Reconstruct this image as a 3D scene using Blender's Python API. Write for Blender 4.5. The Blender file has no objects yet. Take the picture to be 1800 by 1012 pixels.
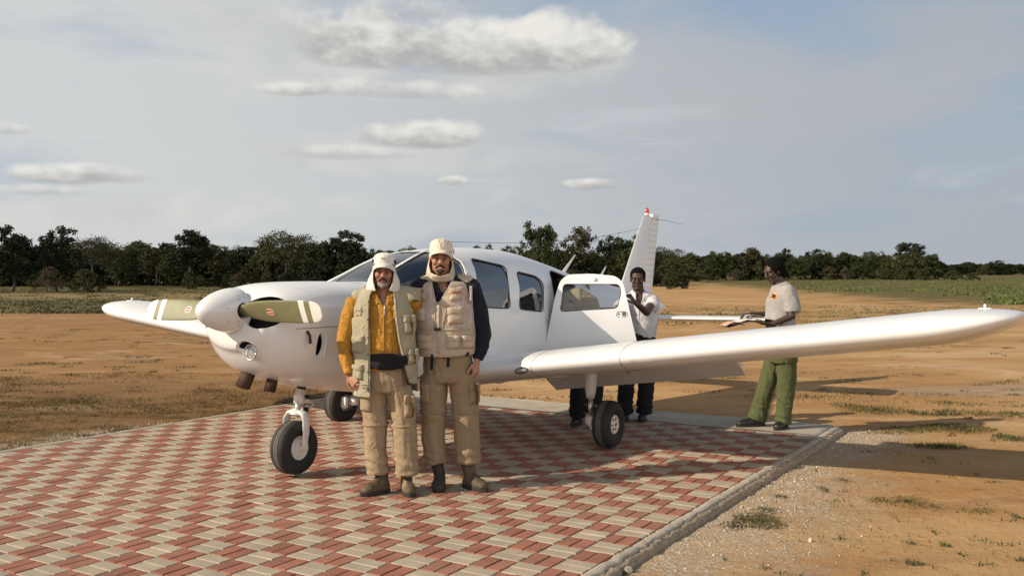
import bpy, bmesh, math, random
import numpy as np
from mathutils import Vector, Matrix, Euler, noise
from mathutils.bvhtree import BVHTree
random.seed(7)
rad = math.radians
S = bpy.context.scene
COL = S.collection
# ------------------------------------------------------------------ camera, sky, sun, exposure
cd = bpy.data.cameras.new('camera'); cam = bpy.data.objects.new('camera', cd); COL.objects.link(cam)
cam.location = (0, 0, 1.62); cam.rotation_euler = (rad(90) - 0.0176, 0, 0)
cd.sensor_width = 36; cd.lens = 33.6; cd.clip_end = 9000; S.camera = cam
S.view_settings.view_transform = 'Standard'; S.view_settings.look = 'None'
S.view_settings.gamma = 1; S.view_settings.exposure = 0.22
SUN_AZ = Vector((-0.94, -0.34)).normalized(); SUN_EL = rad(31)
sd = bpy.data.lights.new('sun', 'SUN'); sun = bpy.data.objects.new('sun', sd); COL.objects.link(sun)
sd.energy = 4.9; sd.angle = rad(0.6); sd.color = (1.0, 0.86, 0.68)
sv = Vector((SUN_AZ.x * math.cos(SUN_EL), SUN_AZ.y * math.cos(SUN_EL), math.sin(SUN_EL)))
sun.rotation_euler = sv.to_track_quat('Z', 'Y').to_euler(); sun.location = sv * 50

wd = bpy.data.worlds.new('World'); S.world = wd; wd.use_nodes = True
nt = wd.node_tree; N = nt.nodes; L = nt.links; N.clear()
def nd(t, **k):
    n = N.new(t)
    for a, b in k.items(): setattr(n, a, b)
    return n
def wmath(op, a, b=None, c=None):
    n = nd('ShaderNodeMath', operation=op)
    for i, v in enumerate((a, b, c)):
        if v is None: continue
        if isinstance(v, (int, float)): n.inputs[i].default_value = v
        else: L.new(v, n.inputs[i])
    return n.outputs[0]
out = nd('ShaderNodeOutputWorld'); bg = nd('ShaderNodeBackground'); bg.inputs['Strength'].default_value = 0.085
L.new(bg.outputs[0], out.inputs[0])
sky = nd('ShaderNodeTexSky', sky_type='NISHITA'); sky.sun_disc = False
sky.sun_elevation = SUN_EL; sky.sun_rotation = math.atan2(SUN_AZ.x, SUN_AZ.y) % (2 * math.pi)
sky.air_density = 1.0; sky.dust_density = 1.5; sky.ozone_density = 1.0
tc = nd('ShaderNodeTexCoord'); sx = nd('ShaderNodeSeparateXYZ'); L.new(tc.outputs['Generated'], sx.inputs[0])
az = wmath('ARCTAN2', sx.outputs[0], sx.outputs[1]); el = wmath('ARCSINE', sx.outputs[2])
def wnoise(ax, ay, scale, detail, rough, off=0.0, dist=0.0):
    cx = nd('ShaderNodeCombineXYZ'); L.new(wmath('MULTIPLY', az, ax), cx.inputs[0]); L.new(wmath('MULTIPLY', el, ay), cx.inputs[1]); cx.inputs[2].default_value = off
    n = nd('ShaderNodeTexNoise'); L.new(cx.outputs[0], n.inputs['Vector'])
    n.inputs['Scale'].default_value = scale; n.inputs['Detail'].default_value = detail; n.inputs['Roughness'].default_value = rough; n.inputs['Distortion'].default_value = dist
    return n.outputs['Fac']
def wramp(v, lo, hi):
    n = nd('ShaderNodeMapRange', interpolation_type='SMOOTHSTEP'); L.new(v, n.inputs[0]); n.inputs[1].default_value = lo; n.inputs[2].default_value = hi
    return n.outputs[0]
def wmix(f, a, b):
    n = nd('ShaderNodeMix', data_type='RGBA')
    if isinstance(f, (int, float)): n.inputs[0].default_value = f
    else: L.new(f, n.inputs[0])
    for s, v in ((6, a), (7, b)):
        if isinstance(v, tuple): n.inputs[s].default_value = v + (1,)
        else: L.new(v, n.inputs[s])
    return n.outputs[2]
K = 7.35   # brightness of a cloud seen against the physical sky
def kc(r, g, b): return (r * K, g * K, b * K)
# thin veil over nearly the whole sky, thinner to the upper right
veil = wnoise(2.2, 7.0, 1.3, 6, 0.55, 3.1, 0.4)
wisps = wnoise(2.5, 16.0, 1.7, 8, 0.62, 9.4, 0.7)
side = wramp(wmath('SUBTRACT', az, wmath('MULTIPLY', el, -0.2)), -0.45, 0.5)
high = wramp(el, 0.20, 0.31)
clear = wmath('MULTIPLY', high, wramp(az, -0.1, 0.25))
vf = wmath('SUBTRACT', wmath('ADD', wramp(veil, 0.30, 0.62), wmath('ADD', 0.30, wmath('MULTIPLY', wmath('SUBTRACT', 1.0, side), 0.35))), wmath('MULTIPLY', clear, 0.75))
n = nd('ShaderNodeClamp'); L.new(vf, n.inputs[0]); vf = wmath('MULTIPLY', n.outputs[0], 0.86)
veilcol = wmix(side, kc(0.93, 0.935, 0.91), kc(0.58, 0.62, 0.665))
basecol = wmix(0.75, sky.outputs[0], kc(0.44, 0.585, 0.80))
c = wmix(vf, basecol, veilcol)
c = wmix(wmath('MULTIPLY', wmath('MULTIPLY', wramp(wisps, 0.56, 0.72), wramp(el, 0.03, 0.07)), wmath('MULTIPLY', wramp(el, 0.26, 0.15), 0.40)), c, kc(0.84, 0.92, 0.96))
# cumulus: each bank an ellipse in (azimuth, elevation) eaten into by noise, bright crown, grey base
puff = wnoise(8.0, 12.0, 1.55, 8, 0.54, 1.7, 0.3)
fine = wnoise(8.0, 13.0, 5.5, 5, 0.55, 5.2, 0.1)
pn = wmath('ADD', wmath('MULTIPLY', puff, 0.80), wmath('MULTIPLY', fine, 0.20))
BANKS = [(-0.035, 0.224, 0.140, 0.036, 1.0), (0.048, 0.228, 0.056, 0.038, 1.0), (-0.155, 0.232, 0.085, 0.036, .95), (-0.118, 0.262, 0.08, 0.022, .5),
         (-0.215, 0.181, 0.045, 0.010, .9), (-0.130, 0.184, 0.12, 0.014, .6), (-0.090, 0.138, 0.068, 0.017, .95), (-0.180, 0.120, 0.085, 0.011, .6),
         (-0.414, 0.090, 0.062, 0.013, .95), (-0.44, 0.075, 0.06, 0.007, .6), (-0.060, 0.093, 0.020, 0.007, .85), (0.086, 0.089, 0.034, 0.008, .95), (-0.49, 0.130, 0.03, 0.008, .5)]
for (a0, e0, ra, re, k) in [(-0.20, 0.240, 0.26, 0.060, .62), (-0.02, 0.205, 0.17, 0.030, .60), (0.30, 0.170, 0.30, 0.050, .28), (-0.12, 0.120, 0.22, 0.022, .40), (-0.40, 0.060, 0.30, 0.026, .60)]:
    # broad soft banks behind the puffs
    da = wmath('DIVIDE', wmath('SUBTRACT', az, a0), ra); de = wmath('DIVIDE', wmath('SUBTRACT', el, e0), re)
    r2 = wmath('ADD', wmath('MULTIPLY', da, da), wmath('MULTIPLY', de, de)); d = wmath('SUBTRACT', wmath('ADD', wmath('MULTIPLY', wmath('SUBTRACT', veil, 0.5), 3.0), wmath('MULTIPLY', puff, 2.2)), wmath('ADD', r2, 0.25))
    warm = kc(0.97, 0.955, 0.905) if a0 < .2 else kc(0.68, 0.68, 0.69)
    c = wmix(wmath('MULTIPLY', wramp(d, -0.1, 1.1), k), c, wmix(wramp(puff, .30, .62), kc(0.74, 0.745, 0.74), warm))
for (a0, e0, ra, re, k) in BANKS:
    da = wmath('DIVIDE', wmath('SUBTRACT', az, a0), ra); de = wmath('DIVIDE', wmath('SUBTRACT', el, e0), re)
    # flatter underside: distances below the middle count more
    de2 = wmath('MULTIPLY', de, wmath('ADD', 1.0, wmath('MULTIPLY', wramp(de, 0.0, -0.4), 0.55)))
    r2 = wmath('ADD', wmath('MULTIPLY', da, da), wmath('MULTIPLY', de2, de2))
    d = wmath('SUBTRACT', wmath('ADD', wmath('MULTIPLY', pn, 3.6), -0.50 if k >= .95 else -0.85), r2)
    m = wmath('MULTIPLY', wramp(d, -0.05, 0.95), k)
    lit = wramp(wmath('ADD', wmath('ADD', wmath('MULTIPLY', de, 0.85), wmath('MULTIPLY', wmath('SUBTRACT', fine, 0.5), 1.5)), wmath('MULTIPLY', wmath('SUBTRACT', puff, 0.5), 1.4)), -0.55, 0.75)
    c = wmix(m, c, wmix(lit, kc(0.60, 0.60, 0.60), kc(1.14, 1.12, 1.05)))
# overhead dimmed to deepen shadows; unseen bright fill added behind camera for shaded sides
dim_zenith = wmix(0.5, sky.outputs[0], kc(0.12, 0.15, 0.19))
back_fill = wmix(wramp(veil, 0.35, 0.65), kc(1.25, 1.29, 1.36), kc(1.75, 1.72, 1.68))
c = wmix(wramp(wmath('ABSOLUTE', az), 0.95, 1.6), c, back_fill)
c = wmix(wmath('MULTIPLY', wramp(el, 0.40, 0.85), 0.96), c, dim_zenith)
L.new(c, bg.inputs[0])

# ------------------------------------------------------------------ materials
MATS = {}
def mat(name, color=(.5, .5, .5), rough=.6, metal=0.0, coat=0.0, var=0.0, vscale=20.0, bump=0.0, bscale=60.0, spec=0.5, sheen=0.0, island=0.0, emis=None):
    m = bpy.data.materials.new(name); m.use_nodes = True; t = m.node_tree; b = t.nodes['Principled BSDF']
    b.inputs['Base Color'].default_value = (*color, 1); b.inputs['Roughness'].default_value = rough; b.inputs['Metallic'].default_value = metal
    b.inputs['Coat Weight'].default_value = coat; b.inputs['Coat Roughness'].default_value = .12; b.inputs['Specular IOR Level'].default_value = spec
    b.inputs['Sheen Weight'].default_value = sheen
    tc = t.nodes.new('ShaderNodeTexCoord')
    if var or island:
        nz = t.nodes.new('ShaderNodeTexNoise'); nz.inputs['Scale'].default_value = vscale; nz.inputs['Detail'].default_value = 5; t.links.new(tc.outputs['Object'], nz.inputs['Vector'])
        hs = t.nodes.new('ShaderNodeHueSaturation'); hs.inputs['Color'].default_value = (*color, 1)
        mr = t.nodes.new('ShaderNodeMapRange'); mr.inputs[1].default_value = .3; mr.inputs[2].default_value = .7; mr.inputs[3].default_value = 1 - var; mr.inputs[4].default_value = 1 + var
        t.links.new(nz.outputs['Fac'], mr.inputs[0])
        v = mr.outputs[0]
        if island:
            g = t.nodes.new('ShaderNodeNewGeometry'); m2 = t.nodes.new('ShaderNodeMapRange'); m2.inputs[3].default_value = 1 - island; m2.inputs[4].default_value = 1 + island
            t.links.new(g.outputs['Random Per Island'], m2.inputs[0]); mm = t.nodes.new('ShaderNodeMath'); mm.operation = 'MULTIPLY'
            t.links.new(v, mm.inputs[0]); t.links.new(m2.outputs[0], mm.inputs[1]); v = mm.outputs[0]
        t.links.new(v, hs.inputs['Value']); t.links.new(hs.outputs[0], b.inputs['Base Color'])
    if bump:
        nz = t.nodes.new('ShaderNodeTexNoise'); nz.inputs['Scale'].default_value = bscale; nz.inputs['Detail'].default_value = 6; t.links.new(tc.outputs['Object'], nz.inputs['Vector'])
        bp = t.nodes.new('ShaderNodeBump'); bp.inputs['Strength'].default_value = bump; bp.inputs['Distance'].default_value = .01; t.links.new(nz.outputs['Fac'], bp.inputs['Height']); t.links.new(bp.outputs[0], b.inputs['Normal'])
    if emis: b.inputs['Emission Color'].default_value = (*emis, 1); b.inputs['Emission Strength'].default_value = 1
    MATS[name] = m; return m
def cloth(name, color, var=.10, weave=900, rough=.9, folds=.5, sheen=.03):
    m = mat(name, color, rough, var=var, vscale=9, sheen=sheen, spec=.25); t = m.node_tree; b = t.nodes['Principled BSDF']
    tc = [n for n in t.nodes if n.type == 'TEX_COORD'][0]
    n1 = t.nodes.new('ShaderNodeTexNoise'); n1.inputs['Scale'].default_value = 14; n1.inputs['Detail'].default_value = 4; n1.inputs['Distortion'].default_value = 1.6
    n2 = t.nodes.new('ShaderNodeTexNoise'); n2.inputs['Scale'].default_value = weave; n2.inputs['Detail'].default_value = 1
    t.links.new(tc.outputs['Object'], n1.inputs['Vector']); t.links.new(tc.outputs['Object'], n2.inputs['Vector'])
    b1 = t.nodes.new('ShaderNodeBump'); b1.inputs['Strength'].default_value = folds; b1.inputs['Distance'].default_value = .03
    b2 = t.nodes.new('ShaderNodeBump'); b2.inputs['Strength'].default_value = .15; b2.inputs['Distance'].default_value = .001
    t.links.new(n1.outputs['Fac'], b1.inputs['Height']); t.links.new(n2.outputs['Fac'], b2.inputs['Height']); t.links.new(b1.outputs[0], b2.inputs['Normal']); t.links.new(b2.outputs[0], b.inputs['Normal'])
    return m
M_paint = mat('white_paint', (.73, .73, .72), .30, coat=.5, var=.06, vscale=1.6, bump=.12, bscale=2.2)
M_paint2 = mat('white_trim_paint', (.78, .77, .74), .4, var=.03)
M_rubber = mat('tyre_rubber', (.018, .017, .016), .75, var=.25, vscale=14, bump=.15, bscale=200)
M_tread = mat('worn_tread', (.10, .092, .08), .85, var=.2, vscale=20, bump=.2, bscale=150)
M_dark = mat('black_recess', (.012, .012, .012), .8)
M_seal = mat('window_seal', (.03, .03, .03), .5)
M_metal = mat('bare_metal', (.55, .54, .52), .35, metal=.9, var=.1)
M_gearw = mat('gear_paint', (.72, .69, .65), .38, var=.12, vscale=30)
M_rust = mat('rusty_exhaust', (.055, .027, .018), .7, metal=.3, var=.3, vscale=30)
M_olive = mat('olive_blade_paint', (.185, .18, .088), .42, var=.10, vscale=12)
M_white = mat('white_marking', (.72, .71, .66), .5)
M_red = mat('red_marking', (.50, .06, .03), .5)
M_beacon = mat('red_beacon_glass', (.55, .015, .01), .15, coat=.5)
M_seat = mat('grey_seat_cloth', (.16, .155, .15), .9, var=.15, bump=.2)
M_trim = mat('cabin_lining', (.16, .155, .15), .85)
M_lampglass = mat('lamp_lens', (.34, .35, .35), .22, metal=.3)
M_skin1 = mat('skin_tanned', (.36, .17, .105), .5, var=.10, vscale=60, bump=.1, bscale=300)
M_skin2 = mat('skin_tanned_b', (.38, .185, .115), .5, var=.10, vscale=60, bump=.1, bscale=300)
M_skind = mat('skin_dark', (.058, .029, .019), .55, var=.12, vscale=60)
M_lip = mat('lips', (.24, .10, .075), .6); M_lipd = mat('lips_dark', (.055, .022, .018), .4)
M_teeth = mat('teeth', (.62, .58, .5), .35)
M_eyew = mat('eye_white', (.28, .25, .22), .6, spec=.2); M_iris = mat('iris', (.02, .012, .008), .6, spec=.2)
M_hair = mat('black_hair', (.005, .0045, .004), .95, bump=.8, bscale=160, spec=.1)
M_brow = mat('dark_eyebrow', (.02, .014, .010), .9)
M_greybeard = mat('grey_beard', (.25, .225, .20), .95, var=.35, vscale=160, bump=.6, bscale=320)
M_must = mat('dark_moustache', (.035, .024, .018), .95, bump=.6, bscale=320)
C_khaki = cloth('khaki_trousers', (.30, .222, .136))
C_khaki2 = cloth('tan_trousers', (.27, .195, .118))
C_vest1 = cloth('sage_vest', (.34, .305, .21))
C_vest2 = cloth('beige_vest', (.44, .36, .27))
C_mesh = cloth('lilac_mesh', (.47, .40, .39), weave=500)
C_mustard = cloth('mustard_shirt', (.42, .205, .030), folds=.9)
C_navy = cloth('navy_shirt', (.012, .013, .022))
C_black = cloth('black_cloth', (.012, .011, .013))
C_cap1 = cloth('white_cap', (.62, .60, .54), folds=.25)
C_cap2 = cloth('cream_cap', (.62, .55, .45), folds=.25)
C_hood2 = cloth('cream_hood', (.50, .44, .335), folds=.5)
C_grey = cloth('grey_tshirt', (.31, .29, .275))
C_green = cloth('green_trousers', (.082, .093, .036))
C_wshirt = cloth('white_shirt', (.60, .57, .59))
C_kshirt = cloth('khaki_shirt', (.33, .265, .165))
M_boot = mat('brown_boot_leather', (.085, .058, .030), .7, var=.35, vscale=25, bump=.3, bscale=80)
M_boot2 = mat('dark_boot_leather', (.035, .027, .020), .7, var=.3, vscale=25, bump=.3, bscale=80)
M_tanboot = mat('tan_boot_suede', (.20, .15, .075), .85, var=.3, vscale=25)
M_sole = mat('boot_sole', (.02, .018, .016), .8)
M_shoe = mat('black_shoe', (.015, .013, .012), .45)
M_paper = mat('paper', (.66, .63, .58), .8, var=.06); M_cover = mat('dark_cover', (.05, .035, .04), .6); M_peach = mat('peach_page', (.60, .36, .24), .8)
M_pen = mat('purple_pen', (.09, .03, .25), .4)
M_orange = mat('orange_print', (.62, .28, .05), .7); M_grayprint = mat('grey_print', (.10, .09, .09), .8)

def glass(name, tint, ref=.06):
    m = bpy.data.materials.new(name); m.use_nodes = True; t = m.node_tree; t.nodes.clear()
    o = t.nodes.new('ShaderNodeOutputMaterial'); mx = t.nodes.new('ShaderNodeMixShader'); tr = t.nodes.new('ShaderNodeBsdfTransparent'); gl = t.nodes.new('ShaderNodeBsdfGlossy'); fr = t.nodes.new('ShaderNodeFresnel')
    tr.inputs[0].default_value = (*tint, 1); gl.inputs['Roughness'].default_value = .03; fr.inputs[0].default_value = 1.5
    ad = t.nodes.new('ShaderNodeMath'); ad.operation = 'ADD'; ad.inputs[1].default_value = ref; ad.use_clamp = True
    t.links.new(fr.outputs[0], ad.inputs[0]); t.links.new(ad.outputs[0], mx.inputs[0]); t.links.new(tr.outputs[0], mx.inputs[1]); t.links.new(gl.outputs[0], mx.inputs[2]); t.links.new(mx.outputs[0], o.inputs[0])
    return m
M_glass = glass('window_glass', (.90, .90, .89), .20)
M_glassd = glass('door_glass', (.86, .88, .89), .0)

# ------------------------------------------------------------------ mesh helpers
def tag(o, label=None, cat=None, group=None, kind=None):
    if label: o['label'] = label
    if cat: o['category'] = cat
    if group: o['group'] = group
    if kind: o['kind'] = kind
    return o
def mobj(name, verts, faces, m, parent=None, smooth=True, mi=None):
    me = bpy.data.meshes.new(name); me.from_pydata([tuple(v) for v in verts], [], [tuple(f) for f in faces]); me.validate()
    for x in (m if isinstance(m, (list, tuple)) else [m]): me.materials.append(x)
    if mi is not None: me.polygons.foreach_set('material_index', mi)
    me.polygons.foreach_set('use_smooth', [smooth] * len(me.polygons)); me.update()
    o = bpy.data.objects.new(name, me); COL.objects.link(o)
    if parent: o.parent = parent
    return o
def empty(name, loc=(0, 0, 0), rz=0):
    o = bpy.data.objects.new(name, None); COL.objects.link(o); o.location = loc; o.rotation_euler = (0, 0, rz); o.empty_display_size = .2
    return o
def bm_finish(name, bm, m, parent=None, smooth=True, sharp=None):
    bmesh.ops.recalc_face_normals(bm, faces=bm.faces)
    me = bpy.data.meshes.new(name); bm.to_mesh(me); bm.free()
    for x in (m if isinstance(m, (list, tuple)) else [m]): me.materials.append(x)
    me.polygons.foreach_set('use_smooth', [smooth] * len(me.polygons))
    if sharp: me.set_sharp_from_angle(angle=rad(sharp))
    o = bpy.data.objects.new(name, me); COL.objects.link(o)
    if parent: o.parent = parent
    return o
def ring_loft(rings, cap=True, closed=True):
    v = []; f = []; n = len(rings[0])
    for r in rings: v += [tuple(p) for p in r]
    for i in range(len(rings) - 1):
        for j in range(n if closed else n - 1):
            k = (j + 1) % n; f.append((i * n + j, i * n + k, (i + 1) * n + k, (i + 1) * n + j))
    if cap and closed:
        f.append(tuple(range(n))[::-1]); f.append(tuple((len(rings) - 1) * n + j for j in range(n)))
    return v, f
def frames(path, side=None):
    pts = [Vector(p) for p in path]; out = []; s = Vector(side) if side is not None else None
    for i, p in enumerate(pts):
        t = (pts[min(i + 1, len(pts) - 1)] - pts[max(i - 1, 0)])
        t = t.normalized() if t.length > 1e-9 else Vector((0, 0, 1))
        if s is None:
            a = Vector((0, 0, 1)) if abs(t.z) < .9 else Vector((1, 0, 0)); s = t.cross(a).normalized()
        x = (s - t * s.dot(t))
        x = x.normalized() if x.length > 1e-6 else t.orthogonal().normalized()
        y = t.cross(x); out.append((p, x, y, t)); s = x if side is None else Vector(side)
    return out
def tube(path, radii, seg=12, side=None, capr=0):
    # radii: numbers or (rx, ry); capr>0 rounds the ends
    fr = frames(path, side); rings = []
    R = [(r, r) if isinstance(r, (int, float)) else r for r in radii]
    def ring(p, x, y, rx, ry): return [p + x * (rx * math.cos(a)) + y * (ry * math.sin(a)) for a in [2 * math.pi * k / seg for k in range(seg)]]
    if capr:
        p, x, y, t = fr[0]; q = min(R[0])
        for a in (80, 55, 28): rings.append(ring(p - t * (q * math.sin(rad(a)) * capr), x, y, R[0][0] * math.cos(rad(a)), R[0][1] * math.cos(rad(a))))
    for (p, x, y, t), (rx, ry) in zip(fr, R): rings.append(ring(p, x, y, rx, ry))
    if capr:
        p, x, y, t = fr[-1]; q = min(R[-1])
        for a in (28, 55, 80): rings.append(ring(p + t * (q * math.sin(rad(a)) * capr), x, y, R[-1][0] * math.cos(rad(a)), R[-1][1] * math.cos(rad(a))))
    return ring_loft(rings)
def join(parts):
    V = []; F = []
    for v, f in parts:
        o = len(V); V += list(v); F += [tuple(i + o for i in q) for q in f]
    return V, F
def ellips(c, r, rot=None, seg=20, rows=12):
    c = Vector(c); v = []; f = []; Rm = rot if rot is not None else Matrix.Identity(3)
    if isinstance(r, (int, float)): r = (r, r, r)
    for i in range(1, rows):
        a = math.pi * i / rows
        for j in range(seg):
            b = 2 * math.pi * j / seg
            v.append(c + Rm @ Vector((r[0] * math.sin(a) * math.cos(b), r[1] * math.sin(a) * math.sin(b), r[2] * math.cos(a))))
    v.append(c + Rm @ Vector((0, 0, r[2]))); v.append(c - Rm @ Vector((0, 0, r[2]))); T = len(v) - 2
    for i in range(rows - 2):
        for j in range(seg): f.append((i * seg + j, (i + 1) * seg + j, (i + 1) * seg + (j + 1) % seg, i * seg + (j + 1) % seg))
    for j in range(seg): f.append((T, j, (j + 1) % seg)); f.append((T + 1, (rows - 2) * seg + (j + 1) % seg, (rows - 2) * seg + j))
    return v, f
def box(c, s, rot=None):
    c = Vector(c); Rm = rot if rot is not None else Matrix.Identity(3)
    v = [c + Rm @ Vector((x * s[0] / 2, y * s[1] / 2, z * s[2] / 2)) for x in (-1, 1) for y in (-1, 1) for z in (-1, 1)]
    return v, [(0, 1, 3, 2), (4, 6, 7, 5), (0, 4, 5, 1), (2, 3, 7, 6), (0, 2, 6, 4), (1, 5, 7, 3)]
def prism(poly, a, b, ax=1):
    # polygon in the two other axes extruded from a to b along ax
    n = len(poly)
    def mk(p, t):
        q = list(p); q.insert(ax, t); return tuple(q)
    v = [mk(p, a) for p in poly] + [mk(p, b) for p in poly]
    f = [tuple(range(n)), tuple(range(2 * n - 1, n - 1, -1))] + [(i, i + n, (i + 1) % n + n, (i + 1) % n) for i in range(n)]
    return v, f
def rounded(poly, r, seg=5):
    out = []; n = len(poly)
    for i in range(n):
        p = Vector(poly[i]).to_2d(); a = Vector(poly[i - 1]).to_2d() - p; b = Vector(poly[(i + 1) % n]).to_2d() - p
        rr = min(r, a.length * .48, b.length * .48); a = a.normalized() * rr; b = b.normalized() * rr
        for k in range(seg + 1):
            t = k / seg; out.append(tuple(p + a * (1 - t) ** 2 + b * t ** 2))
    return out
def bevel_obj(name, parts, m, parent=None, w=.004, seg=2, smooth=True):
    v, f = join(parts); bm = bmesh.new(); vs = [bm.verts.new(p) for p in v]
    for q in f: bm.faces.new([vs[i] for i in q])
    bmesh.ops.recalc_face_normals(bm, faces=bm.faces)
    es = [e for e in bm.edges if len(e.link_faces) == 2 and e.calc_face_angle(0) > .5]
    if es: bmesh.ops.bevel(bm, geom=es, offset=w, segments=seg, affect='EDGES', profile=.6)
    return bm_finish(name, bm, m, parent, smooth, 40)
def part(name, parts, m, parent=None, smooth=True, sharp=None):
    v, f = join(parts) if isinstance(parts, list) else parts
    bm = bmesh.new(); vs = [bm.verts.new(p) for p in v]
    for q in f:
        try: bm.faces.new([vs[i] for i in q])
        except ValueError: pass
    return bm_finish(name, bm, m, parent, smooth, sharp)
def apply_mods(o):
    dg = bpy.context.evaluated_depsgraph_get(); me = bpy.data.meshes.new_from_object(o.evaluated_get(dg)); old = o.data; o.modifiers.clear(); o.data = me
    return o
def temp(v, f):
    me = bpy.data.meshes.new('t'); me.from_pydata([tuple(p) for p in v], [], f); bm = bmesh.new(); bm.from_mesh(me); bmesh.ops.recalc_face_normals(bm, faces=bm.faces); bm.to_mesh(me); bm.free()
    o = bpy.data.objects.new('t', me); COL.objects.link(o); return o
def boolean(o, cut, op='DIFFERENCE'):
    m = o.modifiers.new('b', 'BOOLEAN'); m.operation = op; m.object = cut; m.solver = 'EXACT'; m.material_mode = 'INDEX'
    apply_mods(o)
def kill(o):
    me = o.data; bpy.data.objects.remove(o)
def remesh(name, parts, voxel, m, parent=None, smooth=4, disp=None, cut=None, thick=0.0, fac=.5, matfn=None):
    v, f = join(parts); o = temp(v, f); o.name = name
    md = o.modifiers.new('r', 'REMESH'); md.mode = 'VOXEL'; md.voxel_size = voxel; md.use_smooth_shade = True
    if smooth: s = o.modifiers.new('s', 'SMOOTH'); s.factor = fac; s.iterations = smooth
    apply_mods(o); o.name = name; me = o.data; me.name = name
    if disp or cut or thick:
        bm = bmesh.new(); bm.from_mesh(me); bm.normal_update()
        if disp:
            mv = [(w, w.normal * disp(w.co, w.normal)) for w in bm.verts]
            for w, d in mv: w.co += d
        if cut:
            bmesh.ops.delete(bm, geom=[w for w in bm.verts if cut(w.co)], context='VERTS')
            for _ in range(5):
                mv = []
                for w in bm.verts:
                    nb = [e.other_vert(w).co for e in w.link_edges if e.is_boundary]
                    if len(nb) == 2: mv.append((w, (nb[0] + nb[1]) * .5))
                for w, p in mv: w.co = w.co * .5 + p * .5
        bm.normal_update(); bm.to_mesh(me); bm.free()
    me.materials.clear()
    for x in (m if isinstance(m, (list, tuple)) else [m]): me.materials.append(x)
    if thick:
        s = o.modifiers.new('s', 'SOLIDIFY'); s.thickness = thick; s.offset = 0; apply_mods(o); me = o.data; me.name = name
    if matfn:
        for p in o.data.polygons: p.material_index = matfn(p.center)
    o.data.polygons.foreach_set('use_smooth', [True] * len(o.data.polygons))
    if parent: o.parent = parent
    return o
def ridge(p, sx, sy, sz, off=0.0):
    n = noise.noise(Vector((p.x * sx + off, p.y * sy + off * .7, p.z * sz + off * 1.3))); return 1 - abs(n) * 2.2
def folds(a, sx, sy, sz, off=0.0):
    # soft creases: a slanting ridge pattern, stronger in some places than in others
    def d(p, n):
        q_ = Vector((p.x * sx + p.z * sz * .5 + off, p.y * sy + p.x * sx * .3 + off * .7, p.z * sz * .8 + p.x * sx * .35))
        w_ = noise.noise(Vector((p.x * 4 + off, p.y * 4, p.z * 3))) * .5 + .5
        n1 = noise.noise(q_ + Vector((noise.noise(q_ * .6), noise.noise(q_ * .6 + Vector((9, 1, 4))), 0)) * .8)
        r_ = max(0.0, 1 - abs(n1) * 3.2)
        return a * (.62 * r_ * w_ + .28 * noise.noise(q_ * .5))
    return d
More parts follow.
